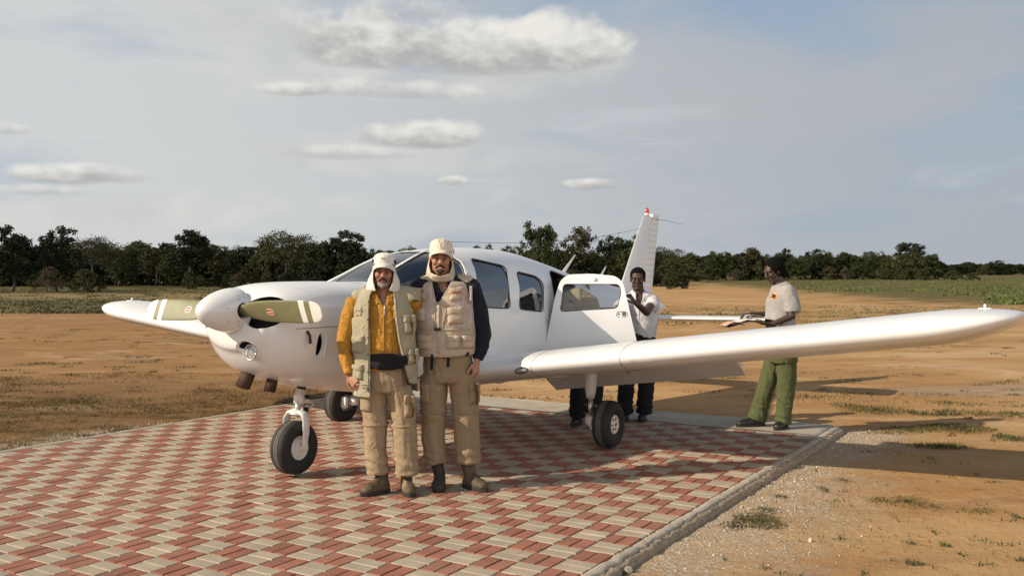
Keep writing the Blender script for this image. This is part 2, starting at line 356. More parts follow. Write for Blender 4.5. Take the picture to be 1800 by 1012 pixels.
# ------------------------------------------------------------------ ground (heading frame of the apron and the aeroplane)
AX, AY, HD = -0.49, 9.56, rad(238.46)
AU = Vector((math.cos(HD), math.sin(HD), 0)); AL = Vector((-math.sin(HD), math.cos(HD), 0))
def ap(x, y, z=0.0): return Vector((AX, AY, 0)) + AU * x + AL * y + Vector((0, 0, z))
def gp(px, py):      # photo measurement -> ground metres
    d = 2722 / (py - 476.4); return ((px - 900) * d / 1680, d)
GZ = -0.055
def ground_mat():
    m = bpy.data.materials.new('dirt_and_grass'); m.use_nodes = True; t = m.node_tree; b = t.nodes['Principled BSDF']; b.inputs['Roughness'].default_value = .95; b.inputs['Specular IOR Level'].default_value = .15
    g = t.nodes.new('ShaderNodeNewGeometry'); sp = t.nodes.new('ShaderNodeSeparateXYZ'); t.links.new(g.outputs['Position'], sp.inputs[0]); X, Y = sp.outputs[0], sp.outputs[1]
    def mt(op, a, bb=None, c=None, clamp=False):
        n = t.nodes.new('ShaderNodeMath'); n.operation = op; n.use_clamp = clamp
        for i, v in enumerate((a, bb, c)):
            if v is None: continue
            if isinstance(v, (int, float)): n.inputs[i].default_value = v
            else: t.links.new(v, n.inputs[i])
        return n.outputs[0]
    def nz(scale, detail=5, rough=.55, sx=1, sy=1, off=0, dist=0.0):
        mp = t.nodes.new('ShaderNodeMapping'); mp.inputs['Scale'].default_value = (sx, sy, 1); mp.inputs['Location'].default_value = (off, off * .7, off); t.links.new(g.outputs['Position'], mp.inputs[0])
        n = t.nodes.new('ShaderNodeTexNoise'); n.inputs['Scale'].default_value = scale; n.inputs['Detail'].default_value = detail; n.inputs['Roughness'].default_value = rough; n.inputs['Distortion'].default_value = dist; t.links.new(mp.outputs[0], n.inputs['Vector']); return n.outputs['Fac']
    def rp(v, lo, hi):
        n = t.nodes.new('ShaderNodeMapRange'); n.interpolation_type = 'SMOOTHSTEP'; n.inputs[1].default_value = lo; n.inputs[2].default_value = hi; t.links.new(v, n.inputs[0]); return n.outputs[0]
    def mix(f, a, c):
        n = t.nodes.new('ShaderNodeMix'); n.data_type = 'RGBA'
        if isinstance(f, (int, float)): n.inputs[0].default_value = f
        else: t.links.new(f, n.inputs[0])
        for s, v in ((6, a), (7, c)):
            if isinstance(v, tuple): n.inputs[s].default_value = v + (1,)
            else: t.links.new(v, n.inputs[s])
        return n.outputs[2]
    big = nz(.12, 4); mid = nz(.9, 6, .6, .5, 1.0, 3); fine = nz(9, 8, .7, 1, 1, 7); grit = nz(70, 4, .7, 1, 1, 2); streak = nz(.45, 8, .68, .7, 1.2, 11, .6)
    warp = mt('MULTIPLY', mt('SUBTRACT', mid, .5), 1.0)
    sand = mix(rp(streak, .35, .65), (.36, .205, .078), (.44, .285, .135))
    sand = mix(mt('MULTIPLY', rp(mid, .45, .7), .5), sand, (.30, .145, .05))
    # left side is redder and a little darker
    lf = rp(mt('ADD', mt('MULTIPLY', X, -.25), mt('MULTIPLY', warp, 3)), -.2, 1.6)
    sand = mix(mt('MULTIPLY', lf, .62), sand, mix(rp(streak, .4, .62), (.215, .105, .036), (.31, .180, .074)))
    c = sand
    c = mix(mt('MULTIPLY', rp(fine, .52, .75), .35), c, (.24, .135, .065))
    # grey hard-standing patch to the right
    px = mt('DIVIDE', mt('SUBTRACT', X, 7.6), 2.8); py = mt('DIVIDE', mt('SUBTRACT', Y, 13.4), .8)
    pd = mt('SUBTRACT', mt('ADD', 1.0, mt('MULTIPLY', warp, 2.2)), mt('ADD', mt('MULTIPLY', px, px), mt('MULTIPLY', py, py)))
    c = mix(mt('MULTIPLY', rp(pd, 0, .7), .6), c, (.36, .30, .22))
    # dry brown grass beside the left edge of the paving
    dn = nz(2.2, 6, .65, .6, 1.3, 21)
    dl = mt('MULTIPLY', rp(mt('ADD', X, mt('MULTIPLY', warp, 2)), -.2, -1.4), rp(mt('ADD', Y, mt('MULTIPLY', warp, 5)), 15.5, 12.0))
    c = mix(mt('MULTIPLY', dl, mt('ADD', .42, mt('MULTIPLY', rp(dn, .34, .58), .52))), c, mix(rp(fine, .35, .65), (.050, .031, .008), (.130, .080, .023)))
    # thin brown patches further out on the left
    c = mix(mt('MULTIPLY', mt('MULTIPLY', rp(streak, .50, .60), lf), .60), c, (.165, .088, .038))
    pt = nz(.35, 7, .68, .45, 1.2, 77, .8)
    c = mix(mt('MULTIPLY', rp(pt, .52, .62), .45), c, (.26, .145, .065))
    c = mix(mt('MULTIPLY', rp(pt, .46, .36), .40), c, (.54, .40, .26))
    trk = t.nodes.new('ShaderNodeTexWave'); trk.inputs['Scale'].default_value = .35; trk.inputs['Distortion'].default_value = 2.5; trk.inputs['Detail'].default_value = 3; trk.inputs['Detail Scale'].default_value = .6; mpw = t.nodes.new('ShaderNodeMapping'); mpw.inputs['Rotation'].default_value = (0, 0, 1.15); t.links.new(g.outputs['Position'], mpw.inputs[0]); t.links.new(mpw.outputs[0], trk.inputs['Vector'])
    c = mix(mt('MULTIPLY', mt('MULTIPLY', rp(trk.outputs['Fac'], .80, .95), rp(mid, .4, .6)), .35), c, (.25, .14, .07))
    # grass: speckled strip, then the green verges
    spk = nz(3.0, 7, .75, .35, 1, 31)
    st = mt('MULTIPLY', mt('MULTIPLY', rp(Y, 30, 34), rp(Y, 47, 41)), rp(X, -4, 3))
    c = mix(mt('MULTIPLY', mt('MULTIPLY', st, rp(spk, .47, .56)), .65), c, (.14, .115, .035))
    gl = mt('MULTIPLY', rp(mt('ADD', Y, mt('MULTIPLY', warp, 16)), 36, 43), rp(mt('ADD', X, mt('MULTIPLY', warp, 10)), -2, -9))
    gr = mt('MULTIPLY', rp(mt('ADD', Y, mt('MULTIPLY', warp, 26)), 38, 56), rp(mt('ADD', mt('SUBTRACT', X, mt('MULTIPLY', Y, .05)), mt('MULTIPLY', warp, 22)), 15, 24))
    gf = rp(mt('ADD', Y, mt('MULTIPLY', warp, 30)), 135, 160)
    ga = mt('MAXIMUM', mt('MAXIMUM', gl, gr), gf)
    green = mix(rp(nz(.8, 6, .6, .3, 1.2, 41), .36, .62), (.050, .055, .014), (.105, .092, .030))
    c = mix(mt('MULTIPLY', ga, .92), c, green)
    # pale trodden strips through the left verge
    ll = mt('MULTIPLY', mt('MULTIPLY', rp(mt('ADD', Y, mt('MULTIPLY', warp, 14)), 54, 60), rp(mt('ADD', Y, mt('MULTIPLY', warp, 14)), 78, 68)), mt('MULTIPLY', rp(X, -2, -8), .55))
    c = mix(ll, c, (.29, .20, .10))
    # white gravel shed along the right edge of the paving (heading frame)
    yl = mt('ADD', mt('MULTIPLY', mt('SUBTRACT', X, AX), AL.x), mt('MULTIPLY', mt('SUBTRACT', Y, AY), AL.y))
    xl = mt('ADD', mt('MULTIPLY', mt('SUBTRACT', X, AX), AU.x), mt('MULTIPLY', mt('SUBTRACT', Y, AY), AU.y))
    wg = mt('MULTIPLY', mt('SUBTRACT', nz(1.6, 5, .6, 1, 1, 51), .5), 1.9)
    gv = mt('MULTIPLY', rp(mt('ADD', yl, wg), 4.25, 3.35), rp(yl, 2.8, 3.0))
    gv = mt('MULTIPLY', gv, rp(xl, -2.9, -2.2))
    gv2 = mt('MULTIPLY', mt('MULTIPLY', rp(mt('ADD', yl, wg), -3.9, -3.2), rp(yl, -2.8, -3.0)), rp(xl, .9, 1.8))
    gvc = mix(rp(grit, .42, .60), (.27, .205, .135), (.56, .50, .40))
    c = mix(mt('MULTIPLY', mt('MAXIMUM', gv, gv2), mt('ADD', .35, mt('MULTIPLY', rp(fine, .35, .6), .55))), c, gvc)
    # grit everywhere
    vo = t.nodes.new('ShaderNodeTexVoronoi'); vo.inputs['Scale'].default_value = 26; t.links.new(g.outputs['Position'], vo.inputs['Vector'])
    c = mix(mt('MULTIPLY', rp(vo.outputs['Distance'], .16, .08), .35), c, (.55, .47, .36))
    c = mix(mt('MULTIPLY', rp(grit, .55, .75), .30), c, (.20, .115, .055))
    t.links.new(c, b.inputs['Base Color'])
    h = mt('ADD', mt('ADD', mt('MULTIPLY', fine, .035), mt('MULTIPLY', grit, .008)), mt('MULTIPLY', mid, .10))
    bp = t.nodes.new('ShaderNodeBump'); bp.inputs['Strength'].default_value = .9; bp.inputs['Distance'].default_value = 1.0; t.links.new(h, bp.inputs['Height']); t.links.new(bp.outputs[0], b.inputs['Normal'])
    return m
M_ground = ground_mat()
v = []; f = []
xs = [-6000, -1500, -300, -60] + [-20 + i for i in range(41)] + [60, 300, 1500, 6000]; ys = [-300, -20] + [i for i in range(41)] + [80, 200, 600, 2000, 7000]
for y in ys:
    for x in xs:
        a = noise.noise(Vector((x * .33, y * .33, 0))) * .03 if (abs(x) < 19 and 1 < y < 39) else 0
        l = Vector((x - AX, y - AY, 0)); yl = l.dot(AL); xl = l.dot(AU)
        if -3.6 < yl < 3.6 and xl > -3: a = min(a, -.01) if yl < 3 else a * .2
        v.append((x, y, GZ + a))
nx = len(xs)
for j in range(len(ys) - 1):
    for i in range(nx - 1): f.append((j * nx + i, j * nx + i + 1, (j + 1) * nx + i + 1, (j + 1) * nx + i))
tag(mobj('ground', v, f, M_ground), kind='structure')

# paving: red and cream bricks laid in pairs, the pairs turned alternately
M_brick_r = mat('red_brick', (.265, .102, .064), .88, var=.16, vscale=7, island=.13, bump=.5, bscale=160)
M_brick_c = mat('cream_brick', (.345, .290, .215), .88, var=.13, vscale=6, island=.09, bump=.5, bscale=160)
def dusty(m, col, amt, dark=.22):
    # stains and drifted dust over the whole paving, in world metres
    t = m.node_tree; b = t.nodes['Principled BSDF']; src = b.inputs['Base Color'].links[0].from_socket; gg = t.nodes.new('ShaderNodeNewGeometry')
    def nn(sc, det, ro, lo, hi, k):
        n = t.nodes.new('ShaderNodeTexNoise'); n.inputs['Scale'].default_value = sc; n.inputs['Detail'].default_value = det; n.inputs['Roughness'].default_value = ro; t.links.new(gg.outputs['Position'], n.inputs['Vector'])
        r_ = t.nodes.new('ShaderNodeMapRange'); r_.interpolation_type = 'SMOOTHSTEP'; r_.inputs[1].default_value = lo; r_.inputs[2].default_value = hi; r_.inputs[4].default_value = k; t.links.new(n.outputs['Fac'], r_.inputs[0]); return r_.outputs[0]
    def mx(f, a, c):
        n = t.nodes.new('ShaderNodeMix'); n.data_type = 'RGBA'; t.links.new(f, n.inputs[0]); t.links.new(a, n.inputs[6]); n.inputs[7].default_value = (*c, 1); return n.outputs[2]
    c = mx(nn(.9, 7, .65, .46, .66, amt), src, col); c = mx(nn(55, 3, .7, .60, .72, .5), c, (.50, .44, .35)); c = mx(nn(1.7, 6, .7, .58, .70, dark), c, (.12, .085, .06)); t.links.new(c, b.inputs['Base Color'])
dusty(M_brick_r, (.31, .20, .125), .36); dusty(M_brick_c, (.36, .28, .19), .40)
M_concrete = mat('concrete', (.36, .315, .25), .9, var=.16, vscale=4, bump=.7, bscale=70)
M_mortar = mat('crumbled_mortar', (.30, .235, .165), .95, var=.3, vscale=22, bump=1, bscale=60)
M_joint = mat('joint_sand', (.27, .17, .10), .95, var=.3, vscale=30, bump=.5, bscale=150)
rot2 = Matrix.Rotation(HD, 4, 'Z'); base = Matrix.Translation((AX, AY, 0)) @ rot2
V = []; F = []; MI = []; rr = random.Random(3)
q = .2; X0, Y0 = -1.66, -2.93
for i in range(49):
    for j in range(30):
        red = (i + j) % 2 == 0
        for k in (0, 1):
            cx, cy = X0 + (i + .5) * q, Y0 + (j + .5) * q
            if red: cy += (k - .5) * q / 2; hx, hy = q / 2, q / 4      # long side along the heading
            else: cx += (k - .5) * q / 2; hx, hy = q / 4, q / 2
            hx -= .0028; hy -= .0028; dz = rr.uniform(-.0022, .0012) - (.004 if rr.random() < .03 else 0); tx, ty = rr.uniform(-.012, .012), rr.uniform(-.012, .012); a = rr.uniform(-.008, .008); ch = .0055
            cx += rr.uniform(-.0014, .0014); cy += rr.uniform(-.0014, .0014)
            o = len(V)
            for (sxx, z) in ((1, -.03), (1, -ch), (0, 0)):
                for (ux, uy) in ((-1, -1), (1, -1), (1, 1), (-1, 1)):
                    x = ux * (hx - (0 if sxx else ch)); y = uy * (hy - (0 if sxx else ch))
                    V.append((cx + x - a * y, cy + y + a * x, z + dz + tx * x + ty * y))
            for l in (0, 4):
                for k2 in range(4): F.append((o + l + k2, o + l + (k2 + 1) % 4, o + l + 4 + (k2 + 1) % 4, o + l + 4 + k2)); MI.append(0 if red else 1)
            F.append((o + 8, o + 9, o + 10, o + 11)); MI.append(0 if red else 1)
pav = mobj('paved_apron', V, F, [M_brick_r, M_brick_c], smooth=False, mi=MI); pav.matrix_world = base; tag(pav, kind='structure')
jt = part('joint_bed', [box((3.3, .06, -.03), (10.1, 6.02, .04))], M_joint, smooth=False); jt.matrix_world = base; tag(jt, kind='structure')
def kerb(name, x0, x1, y0, y1, zt, zb, m, amp, seg=.03, cr=.02):
    # a rough concrete strip: a displaced box
    nx = max(2, int((x1 - x0) / seg)); ny = max(3, int((y1 - y0) / seg)); v = []; f = []
    def top(x, y): return zt + noise.noise(Vector((x * 9, y * 9, 1))) * amp * .4 + noise.noise(Vector((x * 40, y * 40, 4))) * amp * .25
    for i in range(nx + 1):
        for j in range(-1, ny + 2):
            x = x0 + (x1 - x0) * i / nx; jj = min(max(j, 0), ny); y = y0 + (y1 - y0) * jj / ny
            e = noise.noise(Vector((x * 14, y * 14, 7))) * amp * (1 if 0 < jj < ny else 1.6) + noise.noise(Vector((x * 45, y * 30, 9))) * amp * .6
            if j in (-1, 0): yy = y - (abs(e) if j == -1 else e * .3)
            elif j in (ny, ny + 1): yy = y + (abs(e) * 1.5 if j == ny + 1 else e * .9)
            else: yy = y
            z = zb if j in (-1, ny + 1) else top(x, yy) - (cr if jj in (0, ny) else 0)
            v.append((x, yy, z))
    w = ny + 3
    for i in range(nx):
        for j in range(w - 1): f.append((i * w + j, i * w + j + 1, (i + 1) * w + j + 1, (i + 1) * w + j))
    for (r, z) in ((0, 1), (nx, -1)):
        o = len(v); f.append(tuple((r * w + j) for j in range(w))[::z])
    k = mobj(name, v, f, m); k.matrix_world = base; tag(k, kind='structure'); return k
kerb('kerb_strip', -2.35, 8.2, 3.075, 3.145, .002, -.09, M_concrete, .018, .025, .006)
kerb('kerb_haunch', -2.3, 8.2, 3.120, 3.185, -.012, -.10, M_mortar, .018, .02, .010)
kerb('kerb_edge', -1.66, 8.2, -3.03, -2.935, .002, -.08, M_concrete, .008, .04, .004)
kerb('concrete_path', -2.42, -1.665, -3.03, 3.07, .006, -.08, M_concrete, .006, .05, .01)

def blades(name, patches, m, hmin, hmax, w, seed=1, lean=.5, z=GZ):
    r = random.Random(seed); V = []; F = []
    for (cx, cy, rx, ry, n) in patches:
        for _ in range(n):
            a = r.random() * 6.283; d = math.sqrt(r.random()) if r.random() < .6 else r.random()
            x = cx + math.cos(a) * d * rx; y = cy + math.sin(a) * d * ry
            h = r.uniform(hmin, hmax) * (1.1 - .5 * d); b = r.random() * 6.283; l = r.uniform(.1, lean) * h; ww = w * r.uniform(.6, 1.3)
            dx, dy = math.cos(b), math.sin(b); c2 = r.random() * 6.283; ex, ey = math.cos(c2) * ww, math.sin(c2) * ww
            o = len(V)
            V += [(x - ex, y - ey, z - .01), (x + ex, y + ey, z - .01), (x + dx * l * .4 + ex * .6, y + dy * l * .4 + ey * .6, z + h * .6), (x + dx * l * .4 - ex * .6, y + dy * l * .4 - ey * .6, z + h * .6), (x + dx * l, y + dy * l, z + h)]
            F += [(o, o + 1, o + 2, o + 3), (o + 3, o + 2, o + 4)]
    return tag(mobj(name, V, F, m, smooth=False), kind='stuff')
M_gr_g = mat('green_grass', (.052, .062, .016), .8, var=.2, vscale=3, island=.4)
M_gr_d = mat('dry_grass', (.125, .088, .026), .85, var=.3, vscale=3, island=.45)
M_gr_v = mat('verge_grass', (.075, .074, .024), .85, var=.4, vscale=.25, island=.4)
M_gr_b = mat('bright_grass', (.080, .105, .024), .85, var=.35, vscale=.2, island=.4)
P = []
for (px, py, wpx, hpx, n) in [(1335, 903, 45, 14, 500), (1290, 912, 26, 8, 130), (1350, 885, 25, 6, 130), (1450, 850, 12, 6, 90), (1600, 872, 45, 10, 420), (1545, 868, 30, 6, 170), (1640, 880, 30, 8, 180), (1720, 888, 45, 6, 240), (1790, 897, 10, 12, 160), (1478, 833, 14, 5, 70), (1375, 862, 14, 3, 60), (1610, 975, 16, 5, 80), (1665, 945, 9, 3, 40), (1335, 1010, 14, 6, 90), (1275, 970, 5, 3, 20), (1055, 1005, 22, 8, 260), (1090, 995, 14, 5, 100), (1750, 838, 20, 3, 80),
     (1680, 742, 55, 7, 900), (1600, 746, 50, 6, 500), (1540, 712, 45, 7, 520), (1490, 704, 30, 4, 160), (1655, 774, 45, 5, 380), (1780, 760, 30, 6, 260), (1670, 700, 30, 3, 160), (1610, 717, 14, 5, 150), (1780, 718, 24, 3, 160), (1560, 752, 40, 3, 120), (1770, 700, 25, 2, 70), (1650, 720, 20, 2, 90), (1730, 690, 30, 2, 60), (1490, 835, 8, 3, 30), (1440, 745, 30, 3, 90)]:
    x, y = gp(px, py); d = y; sx_ = wpx * d / 1680; sy_ = hpx * d * d / 2722
    P.append((x, y, sx_, max(sy_, .03), n))
blades('grass', P, M_gr_g, .006, .030, .004, 2, 2.4)
r = random.Random(5); P = []
for (px, py, wpx, hpx, n) in [(1335, 903, 50, 16, 260), (1600, 872, 55, 12, 260), (1680, 744, 70, 9, 600), (1540, 712, 70, 9, 420), (1655, 774, 60, 6, 260), (1430, 690, 120, 12, 500), (1640, 700, 160, 30, 300), (1500, 880, 200, 80, 240)]:
    x, y = gp(px, py); P.append((x, y, wpx * y / 1680, hpx * y * y / 2722, n))
for _ in range(130):
    y = r.uniform(9.6, 15.5); x = r.uniform(-.60 * y, -.12 * y); l = Vector((x - AX, y - AY, 0))
    if -3.3 < l.dot(AL) < 3.4 and l.dot(AU) > -2.6: continue
    P.append((x, y, r.uniform(.2, .7), r.uniform(.15, .5), 150))
for i in range(60):
    p = ap(r.uniform(-1.5, 3.0), -3.15 - abs(r.gauss(0, .12))); P.append((p.x, p.y, .12, .06, 60))
blades('dry_grass', P, M_gr_d, .010, .045, .004, 6, 2.2)
P = []
for _ in range(900):      # sparse dark tussocks scattered over the strip
    y = 10.5 + 30 * r.random() ** 1.2; x = r.uniform(-.58 * y, .58 * y); l = Vector((x - AX, y - AY, 0))
    if -3.4 < l.dot(AL) < 3.5 and l.dot(AU) > -2.7: continue
    if noise.noise(Vector((x * .25, y * .25, 8))) < -.12: continue
    k = r.random() ** 2; P.append((x, y, .06 + .40 * k, .04 + .14 * k, int(14 + 90 * k)))
for _ in range(90):
    y = r.uniform(5.2, 11); x = r.uniform(.10 * y, .56 * y); l = Vector((x - AX, y - AY, 0))
    if l.dot(AL) < 3.35: continue
    P.append((x, y, r.uniform(.02, .10), r.uniform(.02, .06), r.randint(4, 16)))
blades('tussocks', P, mat('tussock_grass', (.070, .066, .020), .9, var=.3, vscale=2, island=.4), .008, .040, .005, 14, 2.2)
P = []
for _ in range(900):
    y = 38 + 52 * r.random() ** 1.5; x = r.uniform(-.60 * y, -.06 * y)
    if 55 < y < 70 and r.random() < .6: continue
    P.append((x, y, r.uniform(.4, 1.3), r.uniform(.3, .9), 26))
blades('verge_grass', P, M_gr_v, .03, .14, .04, 8, 2.0)
P = []
for _ in range(1100):
    y = 48 + 190 * r.random() ** 1.4; x = r.uniform(max(20 + .05 * y, .28 * y), .58 * y) if r.random() < .85 else r.uniform(.02 * y, .58 * y) + (0 if y > 140 else 99)
    if x > .6 * y or noise.noise(Vector((x * .09, y * .05, 3))) < -.05: continue
    s = y / 60; P.append((x, y, r.uniform(.5, 2.2) * s, r.uniform(.3, 1.1) * s, 26))
blades('tall_grass', P, M_gr_b, .04, .22, .05, 9, 2.0)
for _ in range(1): pass
P = []
for _ in range(420):
    y = r.uniform(30, 46); x = r.uniform(.06 * y, .58 * y); P.append((x, y, r.uniform(.2, .9), r.uniform(.1, .3), 12))
blades('low_weeds', P, M_gr_v, .03, .10, .015, 10, 1.2)
# loose stone
def stones(name, pts, m, seed=3):
    r = random.Random(seed); V = []; F = []; pb, pf = ellips((0, 0, 0), 1, None, 5, 3)
    for (x, y, s, z) in pts:
        o = len(V); R = Euler((r.random() * 6, r.random() * 6, r.random() * 6)).to_matrix(); k = (s * r.uniform(.7, 1.3), s * r.uniform(.6, 1.1), s * r.uniform(.5, .9))
        for p in pb:
            p = Vector((p.x * k[0], p.y * k[1], p.z * k[2])); V.append(R @ p * r.uniform(.85, 1.15) + Vector((x, y, z + s * .25)))
        F += [tuple(i + o for i in q) for q in pf]
    return tag(mobj(name, V, F, m, smooth=False), kind='stuff')
pts = []
for _ in range(7000):
    xl = r.uniform(-2.6, 7.6); yl = 3.22 + abs(r.gauss(0, .38)); p = ap(xl, yl)
    if p.y < 3.5: continue
    pts.append((p.x, p.y, r.uniform(.002, .0065) * (2.0 if r.random() < .06 else 1), GZ))
for _ in range(500):
    p = ap(r.uniform(.8, 4.5), -3.1 - abs(r.gauss(0, .35))); pts.append((p.x, p.y, r.uniform(.004, .010), GZ))
for px, py, s in [(1427, 937, .018), (1250, 982, .014), (1105, 990, .035), (1251, 1016, .016), (1640, 880, .012), (1090, 985, .02)]:
    x, y = gp(px, py); pts.append((x, y, s, GZ))
stones('gravel', pts, mat('gravel_stone', (.43, .375, .30), .9, var=.25, vscale=10, island=.35))
pts = []
for _ in range(2600):
    y = 5 + 12 * r.random() ** 1.3; x = r.uniform(.0, .58) * y + .2; l = Vector((x - AX, y - AY, 0))
    if -3.2 < l.dot(AL) < 3.3 and l.dot(AU) > -2.6: continue
    pts.append((x, y, r.uniform(.002, .006), GZ))
stones('pebbles', pts, mat('brown_pebble', (.26, .17, .10), .9, var=.25, vscale=10, island=.5), 9)

# ------------------------------------------------------------------ the aeroplane (local frame: x to the nose, y to its left, z up)
PL = empty('light_aeroplane'); PL.rotation_mode = 'QUATERNION'
PLM = Matrix.Translation((AX, AY, 0)) @ Matrix.Rotation(HD, 4, 'Z') @ Matrix.Rotation(.010, 4, 'X') @ Matrix.Rotation(-.0085, 4, 'Y')
PL.matrix_world = PLM
tag(PL, 'white single engine light aeroplane parked on the brick apron with its rear door open', 'aeroplane')
ST = [(2.95,1.40,1.00,1.22,.33,2.3,2.3),(2.88,1.455,.90,1.22,.40,2.4,2.4),(2.75,1.495,.81,1.21,.455,2.6,2.5),(2.5,1.515,.725,1.19,.505,2.9,2.7),(2.1,1.52,.64,1.16,.55,3.1,2.9),
(1.72,1.515,.585,1.12,.58,3.3,3.2),(1.45,1.615,.57,1.10,.595,2.9,3.4),(1.22,1.705,.555,1.07,.605,2.8,3.5),(.95,1.775,.545,1.05,.615,2.7,3.6),(.6,1.825,.54,1.05,.62,2.6,3.6),(.1,1.85,.54,1.05,.62,2.6,3.6),
(-.5,1.84,.54,1.05,.615,2.6,3.6),(-.95,1.78,.55,1.05,.60,2.6,3.4),(-1.45,1.70,.59,1.07,.56,2.5,3.0),(-2.05,1.60,.66,1.10,.485,2.4,2.7),(-3.0,1.50,.80,1.13,.35,2.3,2.4),(-4.0,1.37,.94,1.14,.21,2.2,2.2),(-4.7,1.26,1.02,1.14,.11,2.0,2.0),(-5.1,1.2,1.08,1.14,.045,2.0,2.0)]
SA = np.array(ST)[::-1]
def fpar(x):
    A = SA; xs = A[:, 0]; x = min(max(x, xs[0]), xs[-1]); i = int(min(max(np.searchsorted(xs, x) - 1, 0), len(xs) - 2)); h = xs[i + 1] - xs[i]; t = (x - xs[i]) / h
    def m(k):
        if k <= 0: return (A[1] - A[0]) / (xs[1] - xs[0])
        if k >= len(xs) - 1: return (A[-1] - A[-2]) / (xs[-1] - xs[-2])
        return (A[k + 1] - A[k - 1]) / (xs[k + 1] - xs[k - 1])
    return ((2*t**3-3*t*t+1)*A[i]+(t**3-2*t*t+t)*h*m(i)+(-2*t**3+3*t*t)*A[i+1]+(t**3-t*t)*h*m(i+1))[1:]
def ysurf(x, z):
    zt, zb, zc, w, a, b = fpar(x); n, h = (a, zt - zc) if z >= zc else (b, zc - zb); q = abs(z - zc) / h
    return w * (1 - q ** n) ** (1 / n) if q < 1 else 0.
def fring(x, s=1.0, n=64, sx=None):
    zt, zb, zc, w, a, b = fpar(x); out = []
    for k in range(n):
        t = 2 * math.pi * k / n; c, d = math.cos(t), math.sin(t); e = a if d >= 0 else b
        h = (zt - zc) if d >= 0 else (zc - zb)
        y = w * math.copysign(abs(c) ** (2 / e), c) * s; z = zc + h * math.copysign(abs(d) ** (2 / e), d) * s
        out.append((x if sx is None else sx, y, z))
    return out
xs = []; x = -5.1
while x < 2.95 - 1e-6: xs.append(x); x += .075
rings = [fring(x) for x in xs] + [fring(2.95)] + [fring(2.95, s, 64, 2.95 + d) for s, d in ((.95, .022), (.86, .038), (.70, .048), (.45, .05), (.15, .05))]
fv, ff = ring_loft(rings)
def shell(th, off):
    o = temp(fv, ff); m = o.modifiers.new('s', 'SOLIDIFY'); m.thickness = th; m.offset = -1; apply_mods(o)
    if off:
        bm = bmesh.new(); bm.from_mesh(o.data); bm.normal_update()
        mv = [(w, w.normal.copy()) for w in bm.verts]
        bm.to_mesh(o.data); bm.free()
    return o
WIN = {  # outlines in (x, z)
 'pilot': rounded([(1.45, 1.455), (1.52, 1.495), (1.20, 1.645), (.90, 1.735), (.72, 1.765), (.635, 1.71), (.66, 1.56), (.74, 1.43)], .05),
 'mid': rounded([(.68, 1.285), (.46, 1.735), (.40, 1.735), (-.02, 1.665), (.10, 1.255)], .05),
 'rear': rounded([(-.08, 1.245), (-.20, 1.615), (-.57, 1.565), (-.655, 1.50), (-.54, 1.205)], .055)}
WIN['mid'] = rounded([(.70, 1.285), (.45, 1.735), (-.03, 1.665), (.10, 1.255)], .05)
WS = rounded([(1.80, 1.54), (1.69, 1.507), (1.60, 1.498), (1.45, 1.452), (.76, 1.425), (.665, 1.56), (.595, 1.70), (.665, 1.766), (.86, 1.788), (.82, 1.90), (1.3, 1.90)], .03, 4)
DOOR = rounded([(-.62, .80), (-.90, 1.53), (-.95, 1.60), (-1.05, 1.63), (-1.45, 1.56), (-1.53, 1.45), (-1.50, .86)], .06)
body = shell(.022, 0)
cuts = []
for k in ('mid', 'rear'): cuts.append(prism(WIN[k], .12, .9)); cuts.append(prism(WIN[k], -.9, -.12))
for c_ in cuts + [prism(WS, -.9, .9), prism(DOOR, .12, .9)]:
    t_ = temp(*c_); boolean(body, t_); kill(t_)
for s in (-1, 1):      # cooling inlets either side of the spinner
    t_ = temp(*ellips((2.93, s * .27, 1.292), (.26, .165, .118), Matrix.Rotation(s * .12, 3, 'X'))); boolean(body, t_); kill(t_)
t_ = temp(*ellips((2.575, .50, 1.03), (.034, .09, .105))); t_.data.transform(Matrix.Identity(4)); boolean(body, t_); kill(t_)
t_ = temp(*ellips((3.0, .13, 1.01), (.075, .105, .075))); boolean(body, t_); kill(t_)
body.name = 'fuselage'; body.data.name = 'fuselage'; body.data.materials.clear(); body.data.materials.append(M_paint); body.parent = PL
body.data.polygons.foreach_set('use_smooth', [True] * len(body.data.polygons)); body.data.set_sharp_from_angle(angle=rad(38))
def surf_glass(name, poly, y0, y1, m, parent):
    sh = temp(fv, ff)
    mm = sh.modifiers.new('d', 'DISPLACE'); mm.strength = -.009; mm.mid_level = 0
    md = sh.modifiers.new('s', 'SOLIDIFY'); md.thickness = .004; md.offset = -1; apply_mods(sh)
    c_ = temp(*prism(poly, y0, y1)); boolean(sh, c_, 'INTERSECT'); kill(c_)
    # keep the outer sheet only: one pane of real thickness
    sh.name = name; sh.data.name = name; sh.data.materials.clear(); sh.data.materials.append(m); sh.parent = parent
    sh.data.polygons.foreach_set('use_smooth', [True] * len(sh.data.polygons)); sh.data.set_sharp_from_angle(angle=rad(40))
    return sh
for k, nm in (('mid', 'cabin_window'), ('rear', 'cabin_window')):
    for s in (1, -1):
        g = surf_glass(nm, WIN[k], .12 if s > 0 else -.9, .9 if s > 0 else -.12, M_glass, PL)
        pts = [Vector((x, s * (ysurf(x, z) + (.004 if k != 'pilot' else .006)), z)) for x, z in WIN[k]]; pts.append(pts[0])
        part('window_seal', tube(pts, [.006] * len(pts), 6), M_seal, g)
ws = surf_glass('windshield', WS, -.9, .9, M_glass, PL)
